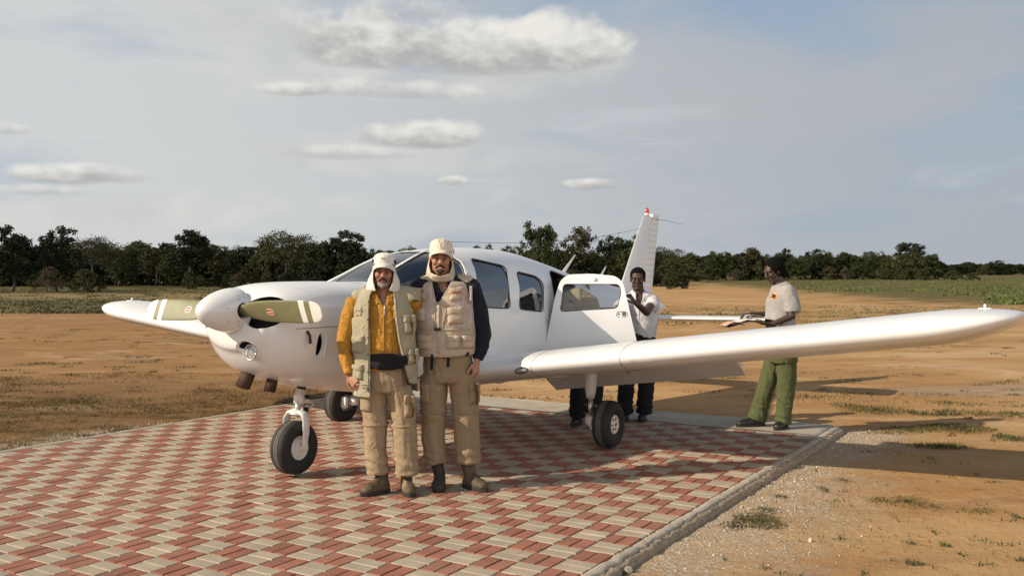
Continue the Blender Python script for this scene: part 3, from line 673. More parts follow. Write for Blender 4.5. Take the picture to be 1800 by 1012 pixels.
for s in (1, -1):
    part('windshield_post', tube([(1.70, s * .25, 1.512), (1.51, s * .235, 1.583), (1.34, s * .23, 1.648), (1.13, s * .215, 1.722), (.97, s * .18, 1.764), (.74, s * .11, 1.806)], [(.006, .019)] * 6, 10, (1, 0, 1), .5), M_paint2, ws)
    arch = [(.90, 1.432), (.78, 1.436), (.715, 1.50), (.672, 1.58), (.638, 1.64), (.618, 1.70), (.655, 1.745), (.72, 1.764), (.82, 1.775)]
    ap_ = []
    for (x, z) in arch: ap_.append(Vector((x + .018, s * (ysurf(x + .018, z) + .004), z)))
    part('window_trim', tube(ap_, [(.020, .007)] * len(ap_), 10, (1, 0, 0), .5), M_paint2, ws)
    part('window_sill', tube([Vector((x, s * (ysurf(x, z) + .003), z)) for x, z in ((1.64, 1.50), (1.5, 1.468), (1.3, 1.448), (1.1, 1.438), (.85, 1.428))], [.007] * 5, 8), M_paint2, ws)
# seams on the skin
def seam(pts, r=.0022, par=None, nm='panel_seam'): return part(nm, tube(pts, [r] * len(pts), 5), M_seal, par or body)
seam([(x, ysurf(x, 1.17 + (2.9 - x) * .012) + .0005, 1.17 + (2.9 - x) * .012) for x in np.arange(1.75, 2.86, .08)])
seam([(1.74, ysurf(1.74, z) + .0003, z) for z in np.arange(.62, 1.50, .05)])
seam([(-.63 - .0 * z, ysurf(-.6, z) + .002, z) for z in np.arange(.62, .82, .04)])
# dark louvre behind the cowl cheek
part('louvre_lip', tube([(2.525, ysurf(2.525, z) + .002, z) for z in np.linspace(.955, 1.11, 8)], [.009] * 8, 8, capr=1), M_paint, body)
# cabin contents
part('firewall', [tube([(1.66, 0, 1.06), (1.68, 0, 1.06)], [(.50, .39)] * 2, 32, (0, 1, 0))], M_dark, PL)
part('engine_baffle', [tube([(2.62, 0, 1.25), (2.84, 0, 1.27)], [(.36, .22), (.30, .17)], 20, (0, 1, 0))], M_dark, PL)
part('cabin_floor', [box((-.2, 0, .70), (3.5, 1.06, .02)), box((-1.95, 0, 1.12), (.02, .86, .80))], M_trim, PL)
bevel_obj('instrument_panel', [box((1.40, 0, 1.32), (.16, .98, .26))], M_trim, PL, .03)
def seat(x, y, h=0):
    s = bevel_obj('cabin_seat', [box((x + .05, y, .92), (.48, .44, .14)), box((x - .22, y, 1.16), (.13, .42, .44), Matrix.Rotation(.16, 3, 'Y')), box((x - .27, y, 1.43), (.09, .25, .15), Matrix.Rotation(.16, 3, 'Y')), box((x, y, .79), (.34, .36, .14))], M_seat, PL, .045, 3)
for x in (.85, .02, -.95):
    for y in (.27, -.27): seat(x, y)
for y in (.27, -.27): part('control_yoke', [tube([(1.32, y, 1.33), (1.155, y, 1.315)], [.012, .012], 8), tube([(1.16, y - .13, 1.40), (1.15, y - .1, 1.31), (1.15, y + .1, 1.31), (1.16, y + .13, 1.40)], [.012] * 4, 8)], M_dark, PL)
# wing
WZ = lambda y: .625 + .1215 * y
def airfoil(n=22):
    up = []; lo = []
    for i in range(n + 1):
        c = (1 - math.cos(math.pi * i / n)) / 2; t = .15 / .2 * (.2969 * math.sqrt(c) - .126 * c - .3516 * c * c + .2843 * c ** 3 - .1036 * c ** 4)
        cam_ = .02 * (1 - (2 * c - 1) ** 2)
        up.append((c, cam_ + t)); lo.append((c, cam_ - t * 1.12))
    return up[::-1] + lo[1:-1]
AF = airfoil()
def wsec(y, s, chord=1.6, xle=.80, k=1.0, dz=0.0, tw=-.052):
    z = WZ(y) + dz; o = []
    for c, t in AF:
        x = xle - c * chord; zz = z + t * chord * k + tw * c * chord
        o.append((x, s * y, zz))
    return o
def wing_solid(s):
    R = []
    for y in (.30, .62, .9, 1.4, 2.0, 2.75, 3.5, 4.0, 4.38): R.append(wsec(y, s, 1.6 + (.06 if y < .7 else 0), .80 + (.06 if y < .7 else 0)))
    for k in range(1, 9):
        a = k / 8 * math.pi / 2; y = 4.38 + .61 * math.sin(a); q = math.cos(a)
        ch = 1.6 * (.46 + .54 * q ** .8); R.append(wsec(y, s, ch, .80 - .52 * (1 - q ** .8), .15 + .85 * q ** .8, .035 * (1 - q)))
    return ring_loft(R)
def cut_box(y0, y1, x0, x1, s):
    return prism([(x0, y0 * s), (x1, y0 * s), (x1, y1 * s), (x0, y1 * s)], -.5, 2.5, 2)
FUEL = (-.15, 2.06)
for s in (1, -1):
    w = temp(*wing_solid(s)); FX, YB = -.42, (.66, 2.66)
    for cb in (cut_box(YB[0], YB[1], FX, -1.5, s), cut_box(2.70, 4.20, -.48, -1.5, s)):
        c_ = temp(*cb); boolean(w, c_); kill(c_)
    w.name = 'wing'; w.data.name = 'wing'; w.data.materials.clear(); w.data.materials.append(M_paint); w.parent = PL
    w.data.polygons.foreach_set('use_smooth', [True] * len(w.data.polygons)); w.data.set_sharp_from_angle(angle=rad(40))
    for nm, cb, ang, piv in (('flap', cut_box(YB[0] + .01, YB[1] - .01, -.40, -1.5, s), rad(38), -.42), ('aileron', cut_box(2.71, 4.19, -.492, -1.5, s), 0, 0)):
        a = temp(*wing_solid(s)); c_ = temp(*cb); boolean(a, c_, 'INTERSECT'); kill(c_)
        a.name = nm; a.data.name = nm; a.data.materials.clear(); a.data.materials.append(M_paint); a.parent = PL
        a.data.polygons.foreach_set('use_smooth', [True] * len(a.data.polygons)); a.data.set_sharp_from_angle(angle=rad(40))
        if ang:
            pz = WZ(1.6) - .02
            # turn about the hinge line, which follows the dihedral
            hp = Vector((piv, s * 1.6, pz)); hd = Vector((0, s, .1215)).normalized()
            T = Matrix.Translation(hp) @ Matrix.Rotation(-ang * s, 4, hd) @ Matrix.Translation(-hp)
            a.data.transform(T)
    # seams round the wing: root join and tank ends
    for yy in (1.26, 2.10):
        sec = wsec(yy, s); n_ = len(AF); lo_ = [p for p in sec[10:34]]
        seam([(p[0] + .0003 * 1, p[1], p[2]) for p in lo_], (.0018 if yy < 4 else .0011), w)
    bt = wsec(1.72, s)
    def tz(x, y):
        c = (.8 - x) / 1.6; t = .15 / .2 * (.2969 * math.sqrt(c) - .126 * c - .3516 * c * c + .2843 * c ** 3 - .1036 * c ** 4); return WZ(y) + (.02 * (1 - (2 * c - 1) ** 2) + t - .052 * c) * 1.6
    fx, fy = FUEL; fz = tz(fx, fy)
    part('fuel_cap', [tube([(fx, s * fy, fz - .015), (fx, s * fy, fz + .010)], [.058, .052], 24), box((fx, s * fy, fz + .022), (.022, .03, .035))], M_white, w)
    bevel_obj('navigation_light', [box((.28, s * 4.74, WZ(4.74) + .100), (.15, .08, .012)), box((.30, s * 4.74, WZ(4.74) + .118), (.022, .016, .032))], M_white, w, .004)
    nb = [(.45, s * 2.98, WZ(2.98) + .12), (.43, s * 2.98, WZ(2.98) + .02)]
    part('tie_down_ring', [tube([(-.02, s * 1.78, WZ(1.78) - .10), (-.02, s * 1.78, WZ(1.78) - .15), (-.02, s * 1.81, WZ(1.78) - .165)], [.006, .006, .006], 6), tube([(-.05, s * 1.62, WZ(1.62) - .10), (-.05, s * 1.92, WZ(1.92) - .105)], [.007, .007], 6)], M_dark, w)
lens = part('landing_light_lens', [ellips((.808, 1.17, WZ(1.17) - .028), (.018, .058, .020), Matrix.Rotation(.12, 3, 'X'))], M_lampglass, PL)
part('lens_bezel', tube([(.806, 1.17 + .064 * math.cos(a), WZ(1.17) - .028 + .025 * math.sin(a) + .0077 * math.cos(a)) for a in np.linspace(0, 6.2832, 25)], [.004] * 25, 6), M_dark, lens)
# walkway line beside the left wing root
seam([(x, .615, WZ(.6) + .24 - abs(x - .2) * .06) for x in np.linspace(.65, .1, 8)], .004, PL, 'wing_root_seal')
part('belly_fairing', [tube([(.70, .60, WZ(.6) - .085), (.3, .62, WZ(.6) - .14), (-.2, .61, WZ(.6) - .13), (-.75, .60, WZ(.6) - .07)], [.006] * 4, 6)], M_seal, PL)
part('door_step', [tube([(-1.0, .50, .62), (-1.05, .62, .42)], [.012, .012], 8), box((-1.05, .63, .40), (.10, .12, .015))], M_dark, PL)
# tail
def fin_prism(pts, y, taper=.25):
    return prism(pts, -y, y)
def foilsec(xle, chord, z, th, n=12):
    o = []
    for i in range(n + 1):
        c = (1 - math.cos(math.pi * i / n)) / 2; t = th / .2 * (.2969 * math.sqrt(c) - .126 * c - .3516 * c * c + .2843 * c ** 3 - .1036 * c ** 4); o.append((xle - c * chord, t * chord, z))
    return o + [(x, -y, z) for x, y, z in o[1:-1]][::-1]
def finsec(z, a=0.0, b=1.0, th=.09):
    t = (z - 1.2) / 1.24; le = -3.52 - .96 * t; te = -4.72 - .30 * t; return le, te
fr_ = []
for z in (1.15, 1.5, 1.9, 2.25, 2.40):
    le, te = finsec(z); ch = le - te; h = .50 if z < 2.4 else .50
    fr_.append([(x, y, zz) for x, y, zz in foilsec(le, ch, z, .085)])
le, te = finsec(2.43); fr_.append(foilsec(le - .03, le - te - .06, 2.445, .05))
fin = temp(*ring_loft(fr_)); 
rud_cut = prism([(-4.18, 1.18), (-4.72, 2.36), (-4.70, 2.6), (-5.6, 2.6), (-5.6, 1.18)], -.5, .5)
c_ = temp(*rud_cut); boolean(fin, c_); kill(c_)
fin.name = 'fin'; fin.data.name = 'fin'; fin.data.materials.clear(); fin.data.materials.append(M_paint); fin.parent = PL
fin.data.polygons.foreach_set('use_smooth', [True] * len(fin.data.polygons)); fin.data.set_sharp_from_angle(angle=rad(40))
# ribbed rudder: pressed stiffening beads run fore and aft
rv = []; RZ = np.arange(1.24, 2.475, .006); RNG = []
for z in RZ:
    t = (z - 1.2) / 1.24; x0 = -4.20 - .50 * (z - 1.18) / 1.18; x1 = -4.72 - .30 * t
    ph = ((z - 1.24) % .082) / .082; bead = .0065 * math.exp(-((ph - .5) / .22) ** 2); RNG.append([(x0, .030 + .3 * bead, z), (x0 * .8 + x1 * .2, .029 + bead, z), (x0 * .3 + x1 * .7, .013 + bead, z), (x0 * .12 + x1 * .88, .008 + .3 * bead, z), (x1, .002, z), (x1, -.002, z), (x0 * .12 + x1 * .88, -.008 - .3 * bead, z), (x0 * .3 + x1 * .7, -.013 - bead, z), (x0 * .8 + x1 * .2, -.029 - bead, z), (x0, -.030 - .3 * bead, z)])
part('rudder', ring_loft(RNG), M_paint, PL, True, 50)
bc = part('beacon', [tube([(-4.60, 0, 2.445), (-4.60, 0, 2.475)], [.035, .032], 16)], M_paint2, PL)
part('beacon_lens', tube([(-4.60, 0, 2.475), (-4.60, 0, 2.52), (-4.60, 0, 2.545)], [.030, .029, .014], 16, capr=.6), M_beacon, bc)
for s in (1, -1):
    R = []
    for y, le, ch, th in ((.03, -4.28, .80, .10), (.5, -4.30, .79, .10), (1.2, -4.33, .77, .10), (1.85, -4.36, .75, .10), (1.93, -4.40, .68, .07), (1.965, -4.48, .55, .03)):
        R.append([(x, s * y, 1.005 + z) for x, z, _ in foilsec(le, ch, 0, th)])
    part('stabilator', ring_loft(R), M_paint, PL, True, 40)
part('stinger', tube([(-5.05, 0, 1.14), (-5.22, 0, 1.13)], [.04, .02], 10, capr=1), M_paint2, PL)
# aerials and the wire
for (a, b) in (((-2.05, 0, 1.575), (-2.42, 0, 1.835)), ((-3.02, 0, 1.49), (-3.27, 0, 1.705))):
    part('blade_antenna', tube([a, b], [(.034, .010), (.012, .004)], 12, (1, 0, 0), .6), M_paint, PL)
aw = part('antenna_wire', [tube([(.30, 0, 1.905)] + [(.30 + (-4.78 - .30) * t, 0, 1.905 + .40 * t - .10 * math.sin(math.pi * t)) for t in np.linspace(.05, .93, 14)] + [(-4.56, 0, 2.28)], [.0022] * 16, 5)], M_seal, PL)
part('wire_post', [tube([(.30, 0, 1.84), (.30, 0, 1.91)], [.010, .006], 8)], M_paint2, aw)
for t in (.78, .69): part('insulator', [ellips((.30 + (-4.78 - .30) * t, 0, 1.905 + .40 * t - .10 * math.sin(math.pi * t)), (.022, .008, .008), None, 8, 6)], M_dark, aw)
part('whip_aerial', tube([(-4.75, 0, 2.40), (-5.15, .06, 2.40), (-5.62, .14, 2.36)], [.003, .003, .002], 5), M_seal, PL)
# propeller and spinner
PH = Vector((3.02, 0, 1.305)); PRP = empty('propeller'); PRP.parent = PL; PRP.location = PH
sr = [(.00, .166), (.03, .167), (.06, .1655), (.10, .160), (.15, .148), (.20, .131), (.25, .109), (.29, .086), (.32, .062), (.342, .036), (.352, .012)]
rings = [[(-.065 + x, r_ * math.cos(a), r_ * math.sin(a)) for a in [2 * math.pi * k / 40 for k in range(40)]] for x, r_ in [(-.005, .158)] + sr]
spn = temp(*ring_loft(rings))
for s in (1, -1):
    c_ = temp(*tube([(0, s * .10, 0), (0, s * .22, 0)], [(.060, .060), (.060, .060)], 28, (1, 0, 0))); boolean(spn, c_); kill(c_)
spn.name = 'spinner'; spn.data.name = 'spinner'; spn.data.materials.clear(); spn.data.materials.append(M_paint); spn.parent = PRP
spn.data.polygons.foreach_set('use_smooth', [True] * len(spn.data.polygons)); spn.data.set_sharp_from_angle(angle=rad(35))
RIV = []
for k in range(24):
    a = 2 * math.pi * k / 24 + .1; RIV.append(ellips((-.045, .1675 * math.cos(a), .1675 * math.sin(a)), .0035, None, 6, 4))
for (x, a) in ((.19, 1.9), (.13, .15), (.11, -.55), (.20, 2.8), (.18, -2.2), (.02, .75), (.02, -.72), (.03, .55), (.03, -.5), (-.02, .62)):
    r_ = np.interp(x + .065, [q[0] for q in sr], [q[1] for q in sr]); RIV.append(ellips((x, r_ * math.cos(a), r_ * math.sin(a)), .0042, None, 6, 4))
for rv_ in RIV: part('screw', [rv_], M_dark, PRP)
part('prop_hub', [tube([(0, -.14, 0), (0, .14, 0)], [.045, .045], 16), tube([(-.12, 0, 0), (.02, 0, 0)], [.10, .10], 20)], M_dark, PRP)
BL = [(.12, .036, .036, 40), (.17, .055, .030, 38), (.24, .072, .024, 34), (.34, .084, .020, 30), (.46, .088, .017, 27), (.58, .088, .0145, 24), (.70, .086, .012, 21), (.715, .0855, .012, 21), (.765, .084, .011, 20), (.815, .080, .010, 19), (.84, .077, .009, 18.5), (.86, .072, .008, 18), (.885, .060, .007, 17.5), (.902, .042, .006, 17), (.912, .020, .004, 17)]
bmt = [0] * len(BL)
for s in (1, -1):
    V = []; MI = []; F = []; n_ = 20
    for (r_, hw, th, tw) in BL:
        a = rad(tw)
        for k in range(n_):
            t = 2 * math.pi * k / n_; u = hw * math.cos(t); w_ = th * .55 * math.sin(t) * (1 if th > .03 else 1)
            # chord mostly in the disc (vertical), leaning forward by the pitch angle
            V.append((w_ * math.cos(a) + u * math.sin(a) * s, s * r_, u * math.cos(a) - w_ * math.sin(a) * s))
    for i in range(len(BL) - 1):
        r0 = BL[i][0]; white = (.715 <= r0 < .765) or r0 >= .815
        for k in range(n_):
            F.append((i * n_ + k, i * n_ + (k + 1) % n_, (i + 1) * n_ + (k + 1) % n_, (i + 1) * n_ + k)); MI.append(1 if white else 0)
    F.append(tuple((len(BL) - 1) * n_ + k for k in range(n_))); MI.append(1)
    bl = mobj('blade', V, F, [M_olive, M_white], PRP, True, MI)
    bm = bmesh.new(); bm.from_mesh(bl.data); bmesh.ops.recalc_face_normals(bm, faces=bm.faces); bm.to_mesh(bl.data); bm.free()
    # maker's oval, a mark on the blade: ring, red field, pale bar
    def mark(name, rx, rz, m, lift, bar=False):
        a = rad(28); r0 = .43; th = .0105
        pts = [(0.0, 0.0)] + [(rx * math.cos(t), rz * math.sin(t)) for t in np.linspace(0, 2 * math.pi, 29)[:-1]]
        V = []
        for (yy, zz) in pts:
            w_ = th * .9 * math.sqrt(max(0, 1 - (zz / .088) ** 2)) + lift
            if bar: yy, zz = yy, zz
            V.append((w_ * math.cos(a) + zz * math.sin(a) * s, s * (r0 + yy), zz * math.cos(a) - w_ * math.sin(a) * s))
        return V, [(0, i, i % 28 + 1) for i in range(1, 29)]
    a1 = mark('m', .034, .027, None, .0008); a2 = mark('m', .028, .021, None, .0014); a3 = mark('m', .024, .004, None, .002)
    V, F = join([a1, a2, a3]); MI = [0] * 28 + [1] * 28 + [0] * 28
    part_o = mobj('emblem', V, F, [M_white, M_red], None, False, MI); 
    # fold the mark into the blade's own mesh
    bm = bmesh.new(); bm.from_mesh(bl.data); n0 = len(bm.faces); bm.from_mesh(part_o.data); bm.faces.ensure_lookup_table()
    for i, f_ in enumerate(bm.faces[n0:]): f_.material_index = 1 if MI[i] == 0 else 2
    bm.to_mesh(bl.data); bm.free(); bl.data.materials.append(M_red); kill(part_o)
# exhaust, breather, nose lamp
part('exhaust_pipe', [tube([(2.72, -.10, .86), (2.80, -.10, .72)], [(.06, .05), (.062, .052)], 16), tube([(2.62, .04, .80), (2.66, .04, .68)], [(.042, .042), (.045, .045)], 16)], M_rust, PL)
part('breather_pipe', tube([(2.70, .47, 1.15), (2.70, .495, 1.12), (2.70, .50, 1.06)], [.010, .010, .011], 8), M_rust, PL)
nl = part('nose_lamp', [tube([(2.86, .15, 1.0), (2.94, .15, 1.0)], [.05, .056], 24)], M_gearw, PL)
part('lamp_lens', [ellips((2.935, .15, 1.0), (.010, .046, .046))], M_lampglass, nl)
part('lamp_rim', tube([(2.955, .15 + .056 * math.cos(a), 1.0 + .056 * math.sin(a)) for a in np.linspace(0, 2 * math.pi, 25)], [.006] * 25, 8), M_metal, nl)
# landing gear
def wheel_parts(c, R, w, par, side=1, rim=.085):
    prof = [(-w * .30, rim), (-w * .44, rim + .012), (-w * .5, R * .62), (-w * .5, R * .78), (-w * .42, R * .93), (-w * .30, R * .985)]
    tread = []
    for x_, r_ in ((-.30, .985), (-.17, .998), (-.155, .975), (-.135, .975), (-.12, 1.0), (-.02, 1.002), (-.01, .98), (.01, .98), (.02, 1.002), (.12, 1.0), (.135, .975), (.155, .975), (.17, .998), (.30, .985)): tread.append((w * x_, R * r_))
    pr = prof + tread[1:-1] + [(-x_, r_) for x_, r_ in prof[::-1]]
    n_ = 56; V = []; F = []; MI = []
    for (x_, r_) in pr:
        for k in range(n_):
            a = 2 * math.pi * k / n_; dz = r_ * math.sin(a)
            if dz < -R * .965: dz = -R * .965 - (R - r_) * 0
            V.append((c[0] + r_ * math.cos(a), c[1] + x_, c[2] + dz))
    np_ = len(pr)
    for i in range(np_):
        for k in range(n_):
            j = (i + 1) % np_; F.append((i * n_ + k, i * n_ + (k + 1) % n_, j * n_ + (k + 1) % n_, j * n_ + k)); MI.append(1 if 6 <= i < 17 else 0)
    ty = mobj('tyre', V, F, [M_rubber, M_tread], par, True, MI); ty.data.set_sharp_from_angle(angle=rad(50))
    bm = bmesh.new(); bm.from_mesh(ty.data); bmesh.ops.recalc_face_normals(bm, faces=bm.faces); bm.to_mesh(ty.data); bm.free()
    rm = [tube([(c[0], c[1] - w * .34, c[2]), (c[0], c[1] + w * .34, c[2])], [rim * .80, rim * .80], 28)]
    for s_ in (-1, 1):
        rings = [[(c[0] + r_ * math.cos(a), c[1] + s_ * y_, c[2] + r_ * math.sin(a)) for a in [2 * math.pi * k / 32 for k in range(32)]] for y_, r_ in ((w * .28, rim + .004), (w * .40, rim + .002), (w * .42, rim - .006), (w * .30, rim - .020), (w * .27, .046), (w * .38, .036), (w * .44, .030), (w * .45, .012))]
        rm.append(ring_loft(rings))
    part('rim', rm, M_gearw, par, True, 40)
    bo = [ellips((c[0] + .052 * math.cos(a), c[1] + s_ * w * .375, c[2] + .052 * math.sin(a)), (.009, .006, .009), None, 8, 6) for a in [k * 1.0472 for k in range(6)] for s_ in (-1, 1)] + [ellips((c[0], c[1] + s_ * w * .45, c[2]), (.013, .008, .013), None, 8, 6) for s_ in (-1, 1)]
    if w > .16:
        for b_ in bo: part('wheel_bolt', [b_], M_dark, par)
NG = part('nose_gear', [tube([(2.24, 0, .80), (2.283, 0, .648)], [.036, .036], 18)], M_dark, PL)
nc = (2.36, 0, .205)
part('oleo_strut', [tube([(2.28, 0, .655), (2.296, 0, .605), (2.298, 0, .60), (2.30, 0, .592), (2.312, 0, .545)], [.042, .042, .049, .046, .040], 18)], M_gearw, NG)
part('oleo_piston', [tube([(2.305, 0, .57), (2.335, 0, .47)], [.026, .026], 16)], M_metal, NG)
fk = []
for s in (1, -1):
    fk.append(tube([(2.33, s * .03, .485), (2.33, s * .075, .475), (2.335, s * .105, .43), (2.34, s * .108, .33), (2.358, s * .108, .21)], [(.036, .018), (.04, .02), (.04, .014), (.036, .012), (.026, .011)], 14, (1, 0, 0), 1))
fk.append(tube([(2.34, 0, .455), (2.325, 0, .50)], [.05, .04], 16)); fk.append(tube([(2.36, -.12, .205), (2.36, .12, .205)], [.017, .017], 12))
part('fork', fk, M_gearw, NG, True, 50)
part('torque_link', [tube([(2.28, s * .022, .585), (2.14, s * .006, .525)], [(.024, .011), (.011, .009)], 8, (0, 0, 1)) for s in (1, -1)] + [tube([(2.14, s * .006, .525), (2.31, s * .022, .455)], [(.011, .009), (.024, .011)], 8, (0, 0, 1)) for s in (1, -1)], M_gearw, NG)
part('steering_bracket', [box((2.27, .045, .60), (.03, .04, .03))], M_dark, NG); part('strut_bolt', [box((2.26, .03, .49), (.03, .03, .05))], M_dark, NG)
wheel_parts(nc, .212, .155, NG, 1, .092)
for s in (1, -1):
    MG = part('main_gear', [tube([(-.05, s * 1.42, WZ(1.42) - .04), (-.03, s * 1.42, WZ(1.42) - .14), (-.02, s * 1.42, .50), (-.01, s * 1.425, .43)], [.062, .058, .050, .038], 18)], M_gearw, PL)
    part('oleo_piston', [tube([(-.01, s * 1.425, .45), (0, s * 1.43, .25)], [.024, .024], 14)], M_metal, MG)
    part('axle', [tube([(0, s * 1.42, .27), (0, s * 1.42, .19)], [.036, .040], 14), tube([(0, s * 1.41, .21), (0, s * 1.62, .21)], [.022, .022], 12), tube([(-.07, s * 1.45, .36), (-.12, s * 1.44, .31), (-.05, s * 1.44, .25)], [.012, .010, .012], 8)], M_gearw, MG)
    part('brake_disc', [tube([(0, s * 1.505, .21), (0, s * 1.515, .21)], [.085, .085], 28)], M_metal, MG)
    bevel_obj('brake_caliper', [box((.07, s * 1.50, .22), (.05, .06, .12)), box((.085, s * 1.47, .23), (.04, .03, .08))], M_gearw, MG, .008)
    part('brake_hose', tube([(-.05, s * 1.44, .52), (-.10, s * 1.46, .44), (-.07, s * 1.47, .36), (.03, s * 1.48, .29)], [.006] * 4, 6), M_dark, MG)
    wheel_parts((0, s * 1.61, .208), .216, .165, MG)
# the open rear door, hinged on its front edge
hx, hy = -.62, .62; ddx, ddy = -.412, .911; dnx, dny = .911, .412
def dpt(s_, z, o=0.0):
    b_ = .6 - ysurf(-.9, z) - o; return Vector((hx + s_ * ddx - dnx * b_, hy + s_ * ddy - dny * b_, z))
DO = rounded([(-.03, .80), (.085, 1.37), (.135, 1.53), (.215, 1.585), (.45, 1.592), (.70, 1.567), (.775, 1.50), (.913, .894), (.93, .80)], .045)
DW = rounded([(.135, 1.205), (.165, 1.485), (.735, 1.482), (.755, 1.40), (.715, 1.24)], .04)
def door_sheet(poly, hole, o0, o1):
    # grid-free: triangulate the outline with its hole in (s, z), then bend on to the curved panel
    bm = bmesh.new()
    def ringv(p): return [bm.verts.new((x, 0, z)) for x, z in p]
    R1 = ringv(poly); E = [bm.edges.new((R1[i], R1[(i + 1) % len(R1)])) for i in range(len(R1))]
    if hole: R2 = ringv(hole); E += [bm.edges.new((R2[i], R2[(i + 1) % len(R2)])) for i in range(len(R2))]
    bmesh.ops.triangle_fill(bm, edges=E, use_beauty=True)
    for z in np.arange(.85, 1.6, .05): bmesh.ops.bisect_plane(bm, geom=bm.verts[:] + bm.edges[:] + bm.faces[:], plane_co=(0, 0, z), plane_no=(0, 0, 1))
    bmesh.ops.recalc_face_normals(bm, faces=bm.faces)
    g = bmesh.ops.extrude_face_region(bm, geom=bm.faces[:]); 
    for v_ in [q for q in g['geom'] if isinstance(q, bmesh.types.BMVert)]: v_.co.y = 1
    for v_ in bm.verts: v_.co = dpt(v_.co.x, v_.co.z, o0 if v_.co.y < .5 else o1)
    return bm
DR = bm_finish('cabin_door', door_sheet(DO, DW, 0, -.028), M_paint, PL, True, 40)
bm_finish('door_window', door_sheet(DW, None, -.010, -.014), M_glassd, DR, True, 40)
part('door_window_seal', tube([dpt(s_, z, -.001) for s_, z in DW] + [dpt(*DW[0], -.001)], [.004] * (len(DW) + 1), 6), M_seal, DR)
hb = rounded([(.705, 1.155), (.705, 1.205), (.815, 1.205), (.815, 1.155)], .024)
part('door_handle', [tube([dpt(s_, z, .001) for s_, z in hb] + [dpt(*hb[0], .001)], [.004] * (len(hb) + 1), 6)], M_metal, DR)
def doorbox(s0, s1, z0, z1, o0, o1, m, nm):
    P_ = [dpt(s_, z, o) for o in (o0, o1) for s_, z in ((s0, z0), (s1, z0), (s1, z1), (s0, z1))]
    return part(nm, (P_, [(0, 1, 2, 3), (4, 5, 6, 7), (0, 1, 5, 4), (1, 2, 6, 5), (2, 3, 7, 6), (3, 0, 4, 7)]), m, DR, False)
doorbox(.765, .802, 1.165, 1.198, .0005, .004, mat('handle_recess', (.10, .10, .10), .5), 'handle_pull')
part('door_lock', [ellips(dpt(.728, 1.182, .003), .009, None, 10, 6)], M_dark, DR)
doorbox(.465, .492, 1.525, 1.555, 0, .022, M_paint2, 'upper_latch'); 
part('door_hinge', [tube([dpt(.0, 1.11), dpt(.0, 1.15)], [.012, .012], 10), tube([dpt(-.03, .86), dpt(-.03, .90)], [.012, .012], 10)], M_metal, DR)
# opening frame
dfp = [Vector((x, ysurf(x, z) - .006, z)) for x, z in DOOR]; part('door_frame', tube(dfp + [dfp[0]], [.009] * (len(dfp) + 1), 6), M_seal, PL)

# ------------------------------------------------------------------ people
Z3 = Vector((0, 0, 1))
class Fig:
    """measurements of one figure: q(px, py, dy) turns a photo measurement into metres at the figure's own distance"""
    def __init__(s, px, depth, label):
        s.d = depth; s.x0 = (px - 900) * depth / 1680; s.e = empty('person', (s.x0, depth, 0)); tag(s.e, label, 'person'); s.label = label
    def q(s, px, py, dy=0.0):
        D = s.d + dy; return Vector(((px - 900) * D / 1680 - s.x0, dy, 1.62 - (py - 476.4) * D / 1680))
def frame3(fwd, up):
    f_ = Vector(fwd).normalized(); u = Vector(up).normalized(); r_ = f_.cross(u).normalized(); u = r_.cross(f_).normalized(); return r_, f_, u
def head_parts(c, fwd, up, k=1.0, neck_to=None, nr=.056):
    r_, f_, u = frame3(fwd, up); Rm = Matrix((r_, f_, u)).transposed(); c = Vector(c)
    def P(x, y, z): return c + Rm @ Vector((x, y, z)) * k
    P_ = [ellips(P(0, -.012, .030), (.075 * k, .095 * k, .088 * k), Rm), ellips(P(0, .018, -.040), (.060 * k, .066 * k, .072 * k), Rm), ellips(P(0, .050, -.092), (.032 * k, .028 * k, .024 * k), Rm),
          ellips(P(0, .060, .030), (.056 * k, .030 * k, .030 * k), Rm), tube([P(-.034, .082, .022), P(0, .086, .020), P(.034, .082, .022)], [.010 * k] * 3, 8, capr=1),
          tube([P(0, .086, .010), P(0, .104, -.026)], [.009 * k, .0135 * k], 10, capr=1), ellips(P(-.012, .092, -.030), .0095 * k), ellips(P(.012, .092, -.030), .0095 * k),
          ellips(P(-.036, .062, -.022), (.024 * k, .022 * k, .026 * k), Rm), ellips(P(.036, .062, -.022), (.024 * k, .022 * k, .026 * k), Rm),
          tube([P(-.022, .072, -.058), P(0, .081, -.056), P(.022, .072, -.058)], [.0065 * k, .0085 * k, .0065 * k], 8, capr=1), tube([P(-.019, .072, -.068), P(0, .080, -.070), P(.019, .072, -.068)], [.0065 * k, .0085 * k, .0065 * k], 8, capr=1),
          tube([P(-.045, .02, -.075), P(0, .058, -.095), P(.045, .02, -.075)], [.018 * k, .020 * k, .018 * k], 10, capr=1)]
    for s in (-1, 1):
        P_.append(ellips(P(s * .076, -.008, -.005), (.009 * k, .019 * k, .031 * k), Rm)); P_.append(ellips(P(s * .078, -.016, .012), (.009 * k, .014 * k, .014 * k), Rm))
    if neck_to is not None: P_.append(tube([P(0, -.018, -.045), (P(0, -.018, -.045) + Vector(neck_to)) / 2, Vector(neck_to)], [nr * k, nr * .96 * k, nr * 1.15 * k], 16, capr=.5))
    return P_, P, Rm
def face_extras(par, P, Rm, k, skin_dark=False, eye=True):
    V = []; MI = []
    for s in (-1, 1):
        e = part('eye', [ellips(P(s * .0315, .0785, .002), (.0125 * k, .007 * k, .0055 * k), Rm, 12, 8)], M_eyew, par)
        part('iris', [ellips(P(s * .0315, .0845, .002), (.0050 * k, .0025 * k, .0050 * k), Rm, 10, 6)], M_iris, e)
        part('eyebrow', tube([P(s * .016, .093, .019), P(s * .032, .093, .024), P(s * .048, .081, .018)], [.0030 * k, .0040 * k, .0025 * k], 6, capr=1), M_brow, par)
